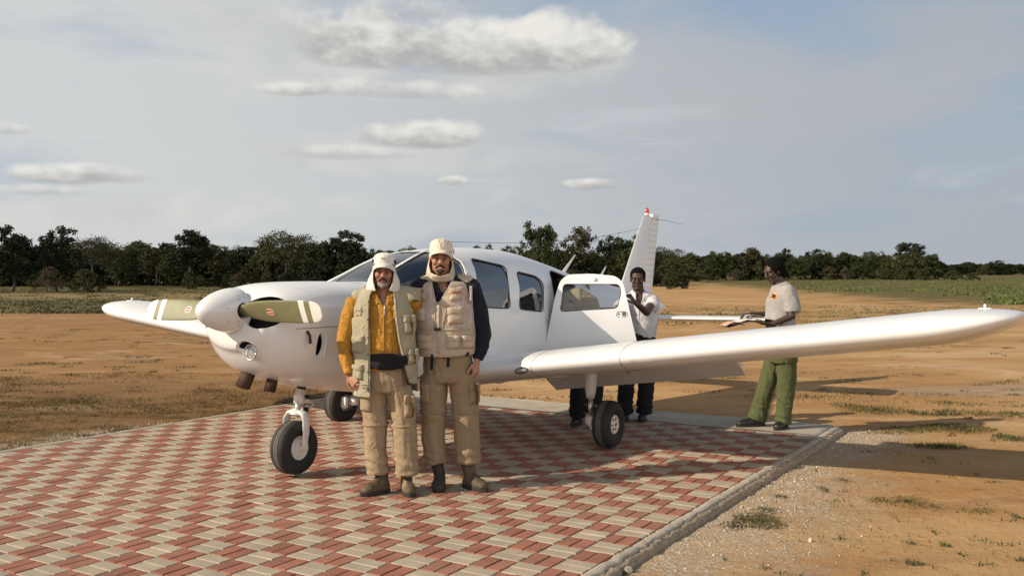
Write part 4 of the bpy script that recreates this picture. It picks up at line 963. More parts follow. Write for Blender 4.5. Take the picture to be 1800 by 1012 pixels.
def hand_parts(w, d, n, thumb, curl=.5, k=1.0, spread=.06):
    """w wrist, d direction of the fingers, n direction the palm faces, thumb: +1/-1 side along d x n"""
    w = Vector(w); d = Vector(d).normalized(); n = (Vector(n) - d * d.dot(Vector(n))).normalized(); s = d.cross(n).normalized() * thumb
    P_ = [tube([w - d * .035 * k, w + d * .012 * k], [(.026 * k, .019 * k), (.028 * k, .018 * k)], 14, s, .5), tube([w, w + d * .045 * k, w + d * .088 * k], [(.027 * k, .016 * k), (.036 * k, .0155 * k), (.038 * k, .012 * k)], 16, s, .7)]
    for i, (ln, off) in enumerate(((.070, .030), (.078, .0105), (.072, -.009), (.057, -.0275))):
        r_ = (.0088, .009, .0086, .0078)[i] * k; a = w + d * (.083 - .004 * abs(i - 1)) * k + s * off * k; dd = (d + s * spread * (1.5 - i)).normalized(); pts = [a - dd * .015 * k, a]
        c = 0.0; rad_ = [r_, r_ * 1.06]
        for j, f_ in enumerate((.45, .30, .25)):
            c += curl * (1.0 + .12 * i) * (.75, 1.0, .7)[j]; v = dd * math.cos(c) + n * math.sin(c); pts.append(pts[-1] + v * ln * f_ * k); rad_.append(r_ * (1.0, .93, .78)[j])
        P_.append(tube(pts, rad_, 10, capr=1))
    t0 = w + d * .018 * k + s * .024 * k; t1 = t0 + (d * .6 + s * .75 + n * .25).normalized() * .040 * k; t2 = t1 + (d * .85 + s * .25 + n * .45).normalized() * .032 * k; t3 = t2 + (d * .9 - s * .05 + n * .5).normalized() * .024 * k
    P_.append(tube([t0, t1, t2, t3], [.0145 * k, .0115 * k, .0100 * k, .0082 * k], 10, capr=1))
    return P_
def make_body(par, big, hands, m, lip=None, P=None, voxel=.0075):
    """torso, limbs and head grown as one surface; hands at finer grain joined into the same mesh"""
    b = remesh('body', big, voxel, m, par, 3)
    for hp in hands:
        h = remesh('t', hp, .0030, m, None, 2)
        bm = bmesh.new(); bm.from_mesh(b.data); bm.from_mesh(h.data); bm.to_mesh(b.data); bm.free(); kill(h)
    b.data.polygons.foreach_set('use_smooth', [True] * len(b.data.polygons))
    return b
def head_mesh(par, hp, m, matfn=None):
    return remesh('head_t', hp, .0038, m, None, 2, matfn=matfn)
def full_body(par, head_p, rest, hands, mats, matfn):
    b = remesh('body', rest, .0085, mats, par, 3)
    fine = [remesh('t', head_p, .0036, mats, None, 2, matfn=matfn)] + [remesh('t', hp, .0030, mats, None, 2) for hp in hands]
    for h in fine:
        bm = bmesh.new(); bm.from_mesh(b.data); n0 = len(bm.faces); bm.from_mesh(h.data); bm.to_mesh(b.data); bm.free(); kill(h)
    b.data.polygons.foreach_set('use_smooth', [True] * len(b.data.polygons)); return b
def boot(par, heel, toe, m, h=.17, w=.052, ankle=None, lace=True, tan=None):
    heel = Vector(heel); toe = Vector(toe); heel.z = 0; toe.z = 0; d = (toe - heel).normalized(); L_ = (toe - heel).length; s = Vector((-d.y, d.x, 0)); a = Vector(ankle) if ankle is not None else heel + d * .06 + Z3 * h
    up = [tube([heel + d * .030 + Z3 * .045, heel + d * L_ * .42 + Z3 * .052, heel + d * L_ * .72 + Z3 * .046, toe - d * .035 + Z3 * .038], [(w * .82, .040), (w * .88, .046), (w * 1.0, .042), (w * .84, .032)], 18, s, .9),
          tube([heel + d * .045 + Z3 * .04, heel + d * .060 + Z3 * .10, Vector((a.x, a.y, h))], [(w * .86, .058), (w * .80, .052), (w * .90, .056)], 18, s, .3),
          tube([heel + d * .085 + Z3 * .10, heel + d * L_ * .55 + Z3 * .075], [(w * .55, .034), (w * .62, .026)], 14, s, 1)]
    mm = [m, tan] if tan else [m]
    fn = None
    if tan:
        def fn(c):
            l = c - heel; x = l.dot(d) / L_; return 1 if (.30 < x < .80 and .045 < l.z < .10 and abs(l.dot(s)) > .018) else 0
    b = remesh('boot' if h > .12 else 'shoe', up, .0055, mm, par, 3, disp=folds(.0022, 22, 22, 22, 3), matfn=fn)
    out = []
    n_ = 14
    for k in range(n_ + 1):
        t = k / n_; ww = w * (.60 + .27 * math.sin(math.pi * min(1, t * 1.05)) ** .8) * math.sqrt(max(.12, 1 - max(0, (t - .80) / .2) ** 2)) * (1 if t > .04 else .75); out.append((t, ww))
    rings = []
    for z in (0.0, .004, .024, .028):
        k_ = .96 if z in (0.0, .028) else 1.04
        rings.append([heel + d * (t * (L_ + .006) - .004) + s * (ww * k_) + Z3 * z for t, ww in out] + [heel + d * (t * (L_ + .006) - .004) - s * (ww * k_) + Z3 * z for t, ww in out[::-1]])
    part('sole', ring_loft(rings), M_sole, b, False)
    if lace:
        for k in range(4):
            t = .38 + k * .085; z = .118 - k * .013; p = heel + d * L_ * t + Z3 * z
            part('lace', tube([p + s * .024 - Z3 * .012, p + Z3 * .003, p - s * .024 - Z3 * .012], [.0032] * 3, 6), M_peach if tan else M_dark, b)
    return b
def trousers(par, m, waist, wr, legs, seed, amp=.015, name='trousers', hem=None, voxel=.0085):
    """waist: list of centres with radii; legs: lists of (point, (rx, ry))"""
    P_ = [tube([Vector(p) for p in waist], wr, 24, (1, 0, 0), .2)]
    for lg in legs: P_.append(tube([Vector(p) for p, _ in lg], [r_ for _, r_ in lg], 20, (1, 0, 0), .1))
    b1_ = folds(amp * .9, 13, 13, 3.2, seed); b2_ = folds(amp * .5, 20, 20, 9, seed + 3)
    def base(p, n): return b1_(p, n) + b2_(p, n)
    def dsp(p, n):
        k = 1.0; v = base(p, n)
        for lg in legs:       # cloth bunches above the hem and behind the knee
            e = Vector(lg[-1][0]); kn = Vector(lg[2][0])
            hz = math.exp(-((p.z - e.z - .07) / .09) ** 2) * .006 * math.sin((p.z - e.z) * 70 + p.x * 18 + 4 * noise.noise(p * 9)) ; kz = math.exp(-((p.z - kn.z) / .07) ** 2) * .003 * math.sin((p.z - kn.z) * 60 + p.x * 25 + 4 * noise.noise(p * 9))
            if (Vector((p.x - e.x, p.y - e.y, 0))).length < .14: v += hz + kz
        return v
    return remesh(name, P_, voxel, m, par, 3, disp=dsp)
def on_surface(o, x, z, dirv=(0, -1, 0), start=1.0, cache={}):
    """point and normal of o's mesh hit by a ray coming from the front"""
    if o.name not in cache: cache[o.name] = BVHTree.FromPolygons([v_.co.copy() for v_ in o.data.vertices], [tuple(p.vertices) for p in o.data.polygons])
    d = -Vector(dirv).normalized(); og = Vector((x, 0, z)) - d * start
    h = cache[o.name].ray_cast(og, d); return (h[0], h[1]) if h[0] is not None else (Vector((x, -.12, z)), Vector((0, -1, 0)))
def pocket(par, o, x, z, w, h, m, depth=.018, flap=True, fz=None, name='pocket', seam_m=None, tilt=0.0, lf=None):
    """a sewn pocket bag and its flap, bent on to the garment"""
    nx, nz = 8, 8; V = []; F = []
    def sheet(x0, x1, z0, z1, dep, belly, nx=nx, nz=nz):
        v = []; f = []
        for side_ in (1, 0):
            for j in range(nz + 1):
                for i in range(nx + 1):
                    u = i / nx; t = j / nz; xx = x0 + (x1 - x0) * u; zz = z0 + (z1 - z0) * t; xr = x + (xx - x) * math.cos(tilt) - (zz - z) * math.sin(tilt); zr = z + (xx - x) * math.sin(tilt) + (zz - z) * math.cos(tilt)
                    p, n_ = on_surface(o, xr, zr); e = min(u, 1 - u, t * .9, (1 - t)) * 6; e = min(1, max(0, e)) ** .6
                    off = (dep * (.35 + .65 * e) + belly * e * (1 - t) * .6 + .0022 * noise.noise(Vector((xx * 40, zz * 40, dep * 90)))) if side_ else -.006
                    v.append(p + n_ * off if side_ else p + n_ * off)
        w_ = nx + 1; T = (nx + 1) * (nz + 1)
        for j in range(nz):
            for i in range(nx):
                a = j * w_ + i; f.append((a, a + 1, a + 1 + w_, a + w_)); f.append((T + a, T + a + w_, T + a + 1 + w_, T + a + 1))
        ed = [j * w_ for j in range(nz + 1)], [j * w_ + nx for j in range(nz + 1)], list(range(w_)), [nz * w_ + i for i in range(w_)]
        for e in ed:
            for a, b_ in zip(e[:-1], e[1:]): f.append((a, b_, T + b_, T + a))
        return v, f
    pk = part(name, sheet(x - w / 2, x + w / 2, z - h / 2, z + h / 2, depth, depth * .6), m, par, True, 60)
    if flap:
        lf = lf or .36; part('pocket_flap', sheet(x - w / 2 - .004, x + w / 2 + .004, z + h / 2 - h * lf, z + h / 2 + .010, depth + .007, .003), m, pk, True, 60)
    return pk
def strip(par, o, pts, m, w=.005, off=.002, name='seam'):
    P_ = []
    for x, z in pts:
        p, n_ = on_surface(o, x, z); P_.append(p + n_ * off)
    return part(name, tube(P_, [w] * len(P_), 6), m, par)
def text_mesh(s, size, m, par, o, x, z, name='lettering', bold=0.0):
    cu = bpy.data.curves.new('t', 'FONT'); cu.body = s; cu.size = size; cu.align_x = 'CENTER'; cu.align_y = 'CENTER'; cu.extrude = .0006; cu.offset = bold; cu.resolution_u = 2
    ob = bpy.data.objects.new('t', cu); COL.objects.link(ob); bpy.context.view_layer.update(); dg = bpy.context.evaluated_depsgraph_get(); me = bpy.data.meshes.new_from_object(ob.evaluated_get(dg)); bpy.data.objects.remove(ob)
    for v_ in me.vertices:
        p, n_ = on_surface(o, x + v_.co.x, z + v_.co.y); v_.co = p + n_ * (.0018 + v_.co.z)
    me.materials.clear(); me.materials.append(m); me.name = name; t = bpy.data.objects.new(name, me); COL.objects.link(t); t.parent = par; return t
def cap_brim(P, Rm, k, w=.078, l=.085, z=.048, y0=.070, drop=.030, th=.004):
    V = []; F = []; n_ = 14; m_ = 7
    for sd_ in (0, 1):
        for j in range(m_ + 1):
            t = j / m_
            for i in range(n_ + 1):
                u = i / n_ * 2 - 1; a = u * 1.25; x = math.sin(a) * w * (1 - .06 * t); yb = y0 - .075 * (1 - math.cos(a)) * 1.1; yy = yb + t * l * math.cos(u * math.pi / 2) ** .55; zz = z - drop * (t ** 1.2) * (1 + .25 * u * u) - .030 * u * u - sd_ * th
                V.append(P(x, yy, zz))
    w_ = n_ + 1; T = w_ * (m_ + 1)
    for j in range(m_):
        for i in range(n_):
            a = j * w_ + i; F += [(a, a + 1, a + 1 + w_, a + w_), (T + a, T + a + w_, T + a + 1 + w_, T + a + 1)]
    for e in (list(range(w_)), [m_ * w_ + i for i in range(w_)], [j * w_ for j in range(m_ + 1)], [j * w_ + n_ for j in range(m_ + 1)]):
        for a, b_ in zip(e[:-1], e[1:]): F.append((a, b_, T + b_, T + a))
    return V, F

def crown_(P, Rm, k, dz):
    Z_ = [(.02, .086, .106), (.05, .087, .107), (.085, .086, .104), (.102, .082, .098), (.118, .070, .084), (.129, .052, .062), (.135, .026, .032)]
    return tube([P(0, -.010 + (.008 if z > .1 else 0), z + dz) for z, a, b_ in Z_], [(a * k, b_ * k) for z, a, b_ in Z_], 28, Rm @ Vector((1, 0, 0)), .1)
def vneck(F_, cx, ytop, ybot, w):
    def f(p):
        px = 900 + (p.x + F_.x0) * 1680 / F_.d; py = 476.4 + (1.62 - p.z) * 1680 / F_.d
        if p.y > .0: return False
        return py < ybot and abs(px - cx) < w * (ybot - py) / (ybot - ytop)
    return f
# ---- the older man in the mustard shirt (left of the pair)
A = Fig(676, 6.97, 'bearded man in white cap, open sage vest and mustard shirt standing on the bricks'); q = A.q
hc = q(675, 478, -.02); up = Vector((.04, 0, 1)); HP, PH_, RmA = head_parts(hc, (.06, -1, -.02), up, 1.0, q(675, 520, .02))
def mfA(c):
    l = RmA.inverted() @ (c - hc)
    return 1 if (abs(l.x) < .024 and -.074 < l.z < -.053 and l.y > .070) else 0
sh_l, sh_r = q(624, 530, .01), q(724, 527, .02); el_l, wr_l = q(604, 601, -.02), q(613, 657, -.07); el_r, wr_r = q(742, 575, .26), q(765, 600, .36)
rest = [tube([q(674, 528), q(673, 560), q(673, 610), q(674, 655)], [(.13, .065), (.145, .085), (.14, .09), (.145, .09)], 24, (1, 0, 0), .4), tube([q(675, 505, .02), q(675, 530, .01)], [.055, .07], 14),
        tube([sh_l, q(675, 520, .02), sh_r], [.036, .05, .036], 14, capr=1), tube([sh_l, el_l, wr_l], [.036, .032, .026], 14, capr=1), tube([sh_r, el_r, wr_r], [.036, .032, .026], 14, capr=1),
        tube([q(657, 655), q(660, 745), q(662, 800)], [.066, .048, .040], 14), tube([q(696, 655), q(712, 745), q(714, 800)], [.066, .048, .040], 14)]
HL = hand_parts(wr_l + Vector((0, 0, -.01)), q(624, 672, -.11) - wr_l, (.6, .55, -.3), -1, .62, 1.02); HR = hand_parts(wr_r, (1, .05, -.25), (0, -1, 0), 1, .35)
bodyA = full_body(A.e, HP, rest, [HL, HR], [M_skin1, M_lip], mfA); face_extras(A.e, PH_, RmA, 1.0)
remesh('beard', [tube([PH_(-.036, .048, -.070), PH_(-.026, .068, -.090), PH_(0, .080, -.100), PH_(.026, .068, -.090), PH_(.036, .048, -.070)], [.009, .013, .018, .013, .009], 12, capr=1)], .0035, M_greybeard, A.e, 2, disp=folds(.003, 60, 60, 60))
part('moustache', tube([PH_(-.034, .068, -.066), PH_(-.020, .085, -.051), PH_(0, .092, -.046), PH_(.020, .085, -.051), PH_(.034, .068, -.066)], [.004, .0060, .0060, .0060, .004], 8, capr=1), M_must, A.e)
# mustard shirt with sleeves
CUFF = .031
shA = remesh('shirt', [tube([q(674, 520, .01), q(673, 560), q(673, 610, -.01), q(674, 648, -.01)], [(.155, .10), (.178, .125), (.170, .135), (.168, .125)], 28, (1, 0, 0), .3),
    tube([sh_l + Vector((.03, 0, .01)), q(675, 516, .02), sh_r + Vector((-.03, 0, .01))], [.058, .068, .058], 16, capr=1), tube([sh_l, q(611, 565, 0), el_l, q(609, 632, -.05), wr_l + Vector((0, 0, .012))], [.066, .060, .056, .047, .036], 18, capr=.3), tube([sh_r, el_r, wr_r], [.06, .054, .04], 16, capr=.3)],
    .0072, C_mustard, A.e, 3, disp=folds(.014, 11, 11, 9, 2.2), cut=vneck(A, 677, 508, 536, 17))
part('cuff', tube([wr_l + Vector((0, 0, .04)), wr_l + Vector((0.001, -.003, -.004))], [(.040, .040), (.038, .038)], 18), C_mustard, shA)
for s in (-1, 1):
    cpts = [Vector((hc.x + s * .075, .03, q(0, 512).z + .012)), Vector((hc.x + s * .055, -.055, q(0, 518).z)), Vector((hc.x + s * .040, -.105, q(0, 533).z))]
    part('collar', tube(cpts, [(.010, .024), (.008, .030), (.004, .014)], 12, (s * .4, -1, .2), .6), C_mustard, shA)
strip(shA, shA, [(hc.x + .012, q(0, y).z) for y in range(534, 648, 8)], C_mustard, .006, .001, 'placket')
part('zip', tube([on_surface(shA, hc.x + .016, q(0, y).z)[0] + Vector((0, -.006, 0)) for y in range(530, 560, 5)], [.003] * 6, 6), M_metal, shA)
pocket(shA, shA, q(656, 0).x, q(0, 548).z, .075, .085, C_mustard, .006, True); pocket(shA, shA, q(702, 0).x, q(0, 548).z, .062, .085, C_mustard, .006, True)
# trousers
trA = trousers(A.e, C_khaki, [q(675, 640, -.01), q(675, 665, -.005), q(676, 684)], [(.165, .118), (.168, .125), (.16, .12)], [
    [(q(657, 680), (.088, .100)), (q(657, 712), (.092, .095)), (q(660, 745, -.01), (.082, .085)), (q(659, 790, .0), (.078, .080)), (q(663, 832, .0), (.082, .088))],
    [(q(700, 680), (.090, .100)), (q(706, 712), (.092, .095)), (q(710, 745, -.02), (.086, .085)), (q(712, 790, -.02), (.084, .080)), (q(714, 833, -.02), (.088, .090))]], 4.4, .017)
for (pl_, ck) in (((657, 745), -.01), ((709, 747), -.02)):
    c = q(pl_[0], pl_[1], ck); rr_ = []
    for k in range(25):
        a = 2 * math.pi * k / 24; dv = Vector((math.cos(a), math.sin(a), 0)); h_ = None
        bv = on_surface(trA, c.x + .0, c.z)  # builds the cache
        from_ = c + dv * .3
        import mathutils
        hit_ = on_surface.__defaults__[2][trA.name].ray_cast(c, dv)
        rr_.append((hit_[0] if hit_[0] is not None else c + dv * .09) + dv * .002)
    part('knee_zip', tube(rr_, [(.006, .011)] * 25, 8), C_khaki, trA)
pocket(trA, trA, q(646, 0).x, q(0, 705).z, .085, .13, C_khaki, .016); pocket(trA, trA, q(722, 0).x, q(0, 712).z, .075, .15, C_khaki, .016)
# waist pack
remesh('waist_pack', [tube([q(650, 634, -.11), q(668, 636, -.155), q(690, 636, -.155), q(712, 634, -.105)], [(.05, .030), (.060, .038), (.060, .038), (.048, .03)], 18, (0, 0, 1), .6), tube([q(640, 632, -.06), q(650, 634, -.11)], [(.035, .02)] * 2, 14, (0, 0, 1), .5), tube([q(712, 634, -.105), q(722, 634, -.02)], [(.03, .02)] * 2, 14, (0, 0, 1), .5)], .006, C_black, A.e, 3, disp=folds(.003, 14, 14, 14))
# open vest
zb_l, zb_r = q(0, 694).z, q(0, 672).z
vo = [tube([q(674, 518, .01), q(672, 545), q(674, 590), q(677, 640), q(678, 700)], [(.175, .115), (.222, .150), (.226, .160), (.232, .165), (.232, .165)], 32, (1, 0, 0), .5), tube([sh_l + Vector((.012, 0, .028)), q(675, 512, .03), sh_r + Vector((.020, -.01, .020))], [.055, .062, .068], 16, capr=.6)]
def cutA(p):
    px = 900 + (p.x + A.x0) * 1680 / A.d; py = 476.4 + (1.62 - p.z) * 1680 / A.d
    if p.y < .02:
        l = np.interp(py, [500, 520, 560, 650, 700], [664, 654, 655, 657, 657]); r_ = np.interp(py, [500, 520, 560, 600, 640, 672], [690, 694, 698, 704, 713, 722])
        if l < px < r_: return True
        if px >= r_ and py > 672 + (px - 720) * .1: return True
        if px <= l and py > 694: return True
    else:
        if py > 690: return True
    if py < 507 and abs(px - 675) < 26: return True
    if (Vector((p.x, p.z)) - Vector((sh_l.x - .012, sh_l.z - .035))).length < .075 and p.x < sh_l.x + .005: return True
    if (Vector((p.x, p.z)) - Vector((sh_r.x + .030, sh_r.z - .035))).length < .035 and p.x > sh_r.x - .005: return True
    return False
veA = remesh('vest', vo, .0068, C_vest1, A.e, 3, disp=folds(.012, 8, 8, 5, 7.7), cut=cutA, thick=.007)
on_surface(veA, 0, 1)
for (px, py, w, h) in ((634, 604, .085, .115), (633, 652, .080, .10), (635, 548, .045, .05)): pocket(veA, veA, q(px, 0).x, q(0, py).z, w, h, C_vest1, .020 if w > .06 else .006)
for (px, py, w, h) in ((722, 570, .085, .13), (728, 625, .075, .10)): pocket(veA, veA, q(px, 0).x, q(0, py).z, w, h, C_vest1, .020)
strip(veA, veA, [(q(652, 0).x, q(0, y).z) for y in range(524, 690, 10)], C_vest1, .007, .001, 'front_band')
strip(veA, veA, [(q(np.interp(y, [520, 560, 600, 640, 672], [697, 701, 707, 716, 724]), 0).x, q(0, y).z) for y in range(524, 668, 10)], C_vest1, .007, .001, 'front_band')
for y in (530, 560, 590, 620, 650, 680): part('snap', [ellips(on_surface(veA, q(652, 0).x, q(0, y).z)[0] + Vector((0, -.007, 0)), (.006, .003, .006), None, 8, 6)], M_dark, veA)
part('strap', tube([q(646, 678, -.16), q(635, 676, -.17), q(626, 676, -.15)], [.005, .005, .004], 6), C_vest1, veA)
# cap with neck flaps
cap_ = remesh('cap', [crown_(PH_, RmA, .94, .002)], .005, C_cap1, A.e, 3, cut=lambda p: (RmA.inverted() @ (p - hc)).z < .052, thick=.005)
part('brim', cap_brim(PH_, RmA, 1.0, .086, .080, .066, .080, .026), C_cap1, cap_)
part('brim_piping', tube([PH_(math.sin(u * 1.25) * .083, .082 - .08 * (1 - math.cos(u * 1.25)), .072 - .028 * u * u) for u in np.linspace(-1, 1, 13)], [.0032] * 13, 6), C_black, cap_)
for s in (-1, 1): part('side_panel', [ellips(PH_(s * .078, .010, .075), (.009, .034, .020), RmA, 12, 8)], C_black, cap_)
part('badge', [tube([PH_(.0 + .014 * math.cos(a), .1 + .004, .098 + .0065 * math.sin(a) + .004 * math.sin(3 * a)) for a in np.linspace(0, 5.2, 14)], [.0022] * 14, 5), tube([PH_(-.016, .101, .090), PH_(.0, .106, .094), PH_(.018, .101, .102)], [.0018] * 3, 5)], M_grayprint, cap_)
def flapcut(l): return False
def hood(par, P, Rm, hc, m, zlow, wide, name, open_w, tie=False, seed=1, zt=.06):
    pr = [tube([P(0, -.018, .06), P(0, -.015, 0), P(0, -.010, -.06), P(0, -.01, -.11), P(0, -.008, zlow)], [(.077, .088), (.084, .098), (wide * .92, .104), (wide, .108), (wide * 1.02, .100)], 30, Rm @ Vector((1, 0, 0)), .25)]
    if tie: pr.append(ellips(P(0, .045, -.118), (.075, .062, .030), Rm))
    inv = Rm.inverted()
    def ct(p):
        l = inv @ (p - hc)
        if l.z > zt: return True
        if l.y > -.005 and abs(l.x) < open_w(l.z): return True
        if not tie and l.z < zlow + .012: return True
        return False
    return remesh(name, pr, .0055, m, par, 3, disp=folds(.005, 13, 13, 9, seed), cut=ct, thick=.005)
hood(A.e, PH_, RmA, hc, C_cap1, -.150, .122, 'neck_flap', lambda z: np.interp(z, [-.155, -.12, -.06, .06], [.034, .050, .070, .074]), False, 3)
boot(A.e, q(682, 850, .03), q(633, 858, -.12), M_boot, .135, .050, q(670, 832, .02), True); boot(A.e, q(712, 853, .09), q(722, 868, -.16), M_boot, .135, .052, q(714, 835, .0), True, M_tanboot)

# ---- the taller man in the beige vest
B = Fig(790, 7.12, 'tall man in cream cap and beige pocket vest with his arm round the other'); q = B.q
hc = q(775, 455, -.01); HP, PB, RmB = head_parts(hc, (.05, -1, -.01), (.03, 0, 1), 1.06, q(778, 498, .02), .060)
def mfB(c, hc=hc.copy()):
    l = RmB.inverted() @ (c - hc); return 1 if (abs(l.x) < .026 and -.078 < l.z < -.056 and l.y > .074) else 0
sl, sr = q(741, 503, .02), q(828, 503, .01); el_, wl_ = q(704, 512, .18), q(660, 502, -.03); er_, wr_ = q(849, 590, .02), q(839, 632, -.03)
rest = [tube([q(783, 508), q(783, 545), q(784, 600), q(786, 650)], [(.14, .075), (.15, .09), (.145, .09), (.15, .09)], 24, (1, 0, 0), .4), tube([q(779, 490, .02), q(780, 512, .01)], [.062, .075], 14),
        tube([sl, q(782, 500, .02), sr], [.040, .052, .040], 14, capr=1), tube([sl, el_, wl_], [.044, .036, .027], 14, capr=1), tube([sr, er_, wr_], [.038, .033, .027], 14, capr=1),
        tube([q(764, 650), q(762, 730), q(765, 790)], [.068, .050, .042], 14), tube([q(808, 650), q(818, 730), q(821, 790)], [.068, .050, .042], 14)]
HR = hand_parts(wr_ + Vector((0, 0, -.01)), q(837, 655, -.05) - wr_, (-.8, .4, 0), -1, .55, 1.05)
HL = hand_parts(wl_ + Vector((-.01, -.02, .0)), (-.80, -.55, -.26), (0, -.5, -1), -1, .50, 1.05, .10)
bodyB = full_body(B.e, HP, rest, [HL, HR], [M_skin2, M_lip], mfB); face_extras(B.e, PB, RmB, 1.06)
part('moustache', tube([PB(-.034, .070, -.062), PB(-.018, .086, -.050), PB(0, .090, -.048), PB(.018, .086, -.050), PB(.034, .070, -.062)], [.004, .0062, .0058, .0062, .004], 8, capr=1), M_must, B.e)
part('goatee', [tube([PB(-.020, .070, -.086), PB(0, .080, -.094), PB(.020, .070, -.086)], [.010, .0145, .010], 10, capr=1)], M_must, B.e)
part('teeth', [ellips(PB(0, .0865, -.0632), (.014, .004, .0032), RmB, 10, 6)], M_teeth, B.e)
shB = remesh('shirt', [tube([q(783, 502, .01), q(783, 545), q(784, 600), q(786, 628)], [(.165, .11), (.175, .125), (.168, .125), (.165, .12)], 28, (1, 0, 0), .3), tube([sl, q(782, 497, .02), sr], [.064, .074, .064], 16, capr=1),
    tube([sl, q(722, 508, .10), el_, q(684, 506, .11), wl_ + Vector((.03, .015, 0))], [.066, .062, .058, .052, .040], 18, capr=.3), tube([sr, q(842, 545, .01), er_, q(846, 610, 0), q(840, 630, -.02)], [.070, .066, .062, .056, .043], 18, capr=.3)], .0072, C_navy, B.e, 3, disp=folds(.013, 10, 10, 8, 5.1), cut=vneck(B, 780, 488, 514, 14))
for s in (-1, 1): part('collar', tube([Vector((hc.x + .015 + s * .082, .02, q(0, 492).z)), Vector((hc.x + .015 + s * .060, -.065, q(0, 499).z)), Vector((hc.x + .02 + s * .030, -.125, q(0, 514).z))], [(.010, .022), (.008, .026), (.004, .012)], 12, (s * .4, -1, .2), .6), C_navy, shB)
trB = trousers(B.e, C_khaki2, [q(786, 612, -.0), q(787, 640, .0), q(788, 668)], [(.172, .120), (.185, .128), (.178, .125)], [
    [(q(763, 660), (.098, .105)), (q(762, 700), (.098, .100)), (q(762, 728, -.01), (.090, .090)), (q(762, 775, .0), (.083, .085)), (q(766, 812, .0), (.080, .085))],
    [(q(812, 660), (.102, .105)), (q(817, 700), (.105, .100)), (q(818, 728, -.02), (.094, .090)), (q(821, 775, -.02), (.090, .085)), (q(823, 812, -.02), (.092, .092))]], 9.4, .017)
pocket(trB, trB, q(834, 0).x, q(0, 690).z, .07, .15, C_khaki2, .018); pocket(trB, trB, q(749, 0).x, q(0, 690).z, .06, .14, C_khaki2, .014)
for (px, py) in ((762, 722), (818, 722)):
    c = q(px, py, 0); rr_ = []; on_surface(trB, c.x, c.z)
    for k in range(25):
        a = 2 * math.pi * k / 24; dv = Vector((math.cos(a), math.sin(a), 0)); hit_ = on_surface.__defaults__[2][trB.name].ray_cast(c, dv); rr_.append((hit_[0] if hit_[0] is not None else c + dv * .09) + dv * .002)
    part('knee_zip', tube(rr_, [(.005, .010)] * 25, 8), C_khaki2, trB)
part('belt', tube([q(752, 622, -.10), q(770, 622, -.135), q(787, 622, -.142), q(806, 622, -.135), q(824, 622, -.10)], [(.004, .017)] * 5, 10, (0, 1, 0)), C_black, trB)
for px in (760, 789): part('belt_strap', tube([q(px, 622, -.142), q(px - 1, 632, -.146), q(px - 2, 645 if px == 789 else 650, -.143)], [(.010, .003)] * 3, 8, (1, 0, 0)), C_black, trB)
# closed vest: canvas with mesh sides
vo = [tube([q(783, 500, .01), q(782, 535), q(783, 580), q(785, 622)], [(.175, .120), (.215, .150), (.222, .158), (.218, .155)], 32, (1, 0, 0), .25), tube([sl + Vector((.010, 0, .022)), q(782, 494, .03), sr + Vector((-.012, 0, .022))], [.054, .062, .054], 16, capr=.6)]
def pxy(p, F_): return 900 + (p.x + F_.x0) * 1680 / F_.d, 476.4 + (1.62 - p.z) * 1680 / F_.d
def cutB(p):
    px, py = pxy(p, B)
    if p.y < .03 and py < 529 and np.interp(py, [484, 529], [759, 770]) < px < np.interp(py, [484, 529], [800, 774]): return True
    if py > 625: return True
    if py < 492 and abs(px - 780) < 24: return True
    for c_, s in ((sl, -1), (sr, 1)):
        if (Vector((p.x, p.z)) - Vector((c_.x + s * .010, c_.z - .040))).length < .078 and (p.x - c_.x) * s > -.006: return True
    return False
def mfV(c):
    px, py = pxy(c, B)
    if c.y > .03: return 0
    u = px - 783
    return 1 if (492 < py < 575 and ((-40 < u < -20) or (16 < u < 24 + (py - 492) * .05) or (40 < u < 52))) else 0
veB = remesh('vest', vo, .0068, C_vest2, B.e, 3, disp=folds(.010, 8, 8, 6, 3.3), cut=cutB, thick=.007)
for (px, py, w, h, ti) in ((761, 532, .042, .33, -.04), (811, 533, .050, .33, .05), (828, 535, .034, .28, .03), (797, 556, .030, .16, .20)): pocket(veB, veB, q(px, 0).x, q(0, py).z, w, h, C_mesh, .0025, False, name='mesh_panel', tilt=ti)
PKS = []
for (px, py, w, h, dp) in ((741, 517, .078, .078, .012), (740, 553, .078, .090, .018), (748, 600, .12, .10, .012), (803, 518, .085, .082, .014), (802, 554, .108, .115, .026), (798, 600, .092, .085, .022), (823, 600, .080, .085, .020)): PKS.append(pocket(veB, veB, q(px, 0).x, q(0, py).z, w, h, C_vest2, dp, True, lf=.42))
strip(veB, veB, [(q(774, 0).x, q(0, y).z) for y in range(530, 622, 8)], C_vest2, .009, .001, 'zip_band'); strip(veB, veB, [(q(774, 0).x, q(0, y).z) for y in range(530, 622, 8)], M_metal, .003, .009, 'zip')
strip(veB, veB, [(q(x, 0).x, q(0, y).z) for x, y in ((757, 494), (763, 515), (767, 550), (768, 575))], C_vest2, .006, .001, 'seam_band'); strip(veB, veB, [(q(x, 0).x, q(0, y).z) for x, y in ((803, 494), (795, 515), (786, 545), (780, 575))], C_vest2, .006, .001, 'seam_band')
strip(veB, veB, [(q(x, 0).x, q(0, 577).z) for x in range(742, 830, 6)], C_vest2, .006, .001, 'waist_band'); part('buckle', [box(on_surface(veB, q(772, 0).x, q(0, 576).z)[0] + Vector((0, -.012, 0)), (.045, .012, .020))], M_dark, veB)
on_surface.__defaults__[2].clear()
fl = [c_ for c_ in PKS[3].children][0]; text_mesh('Canon', .030, M_red, fl, fl, q(803, 0).x, q(0, 512).z, 'lettering', .0006)
fl = [c_ for c_ in PKS[0].children][0]; text_mesh('EOS', .026, M_grayprint, fl, fl, q(741, 0).x, q(0, 510).z, 'lettering', .0005)
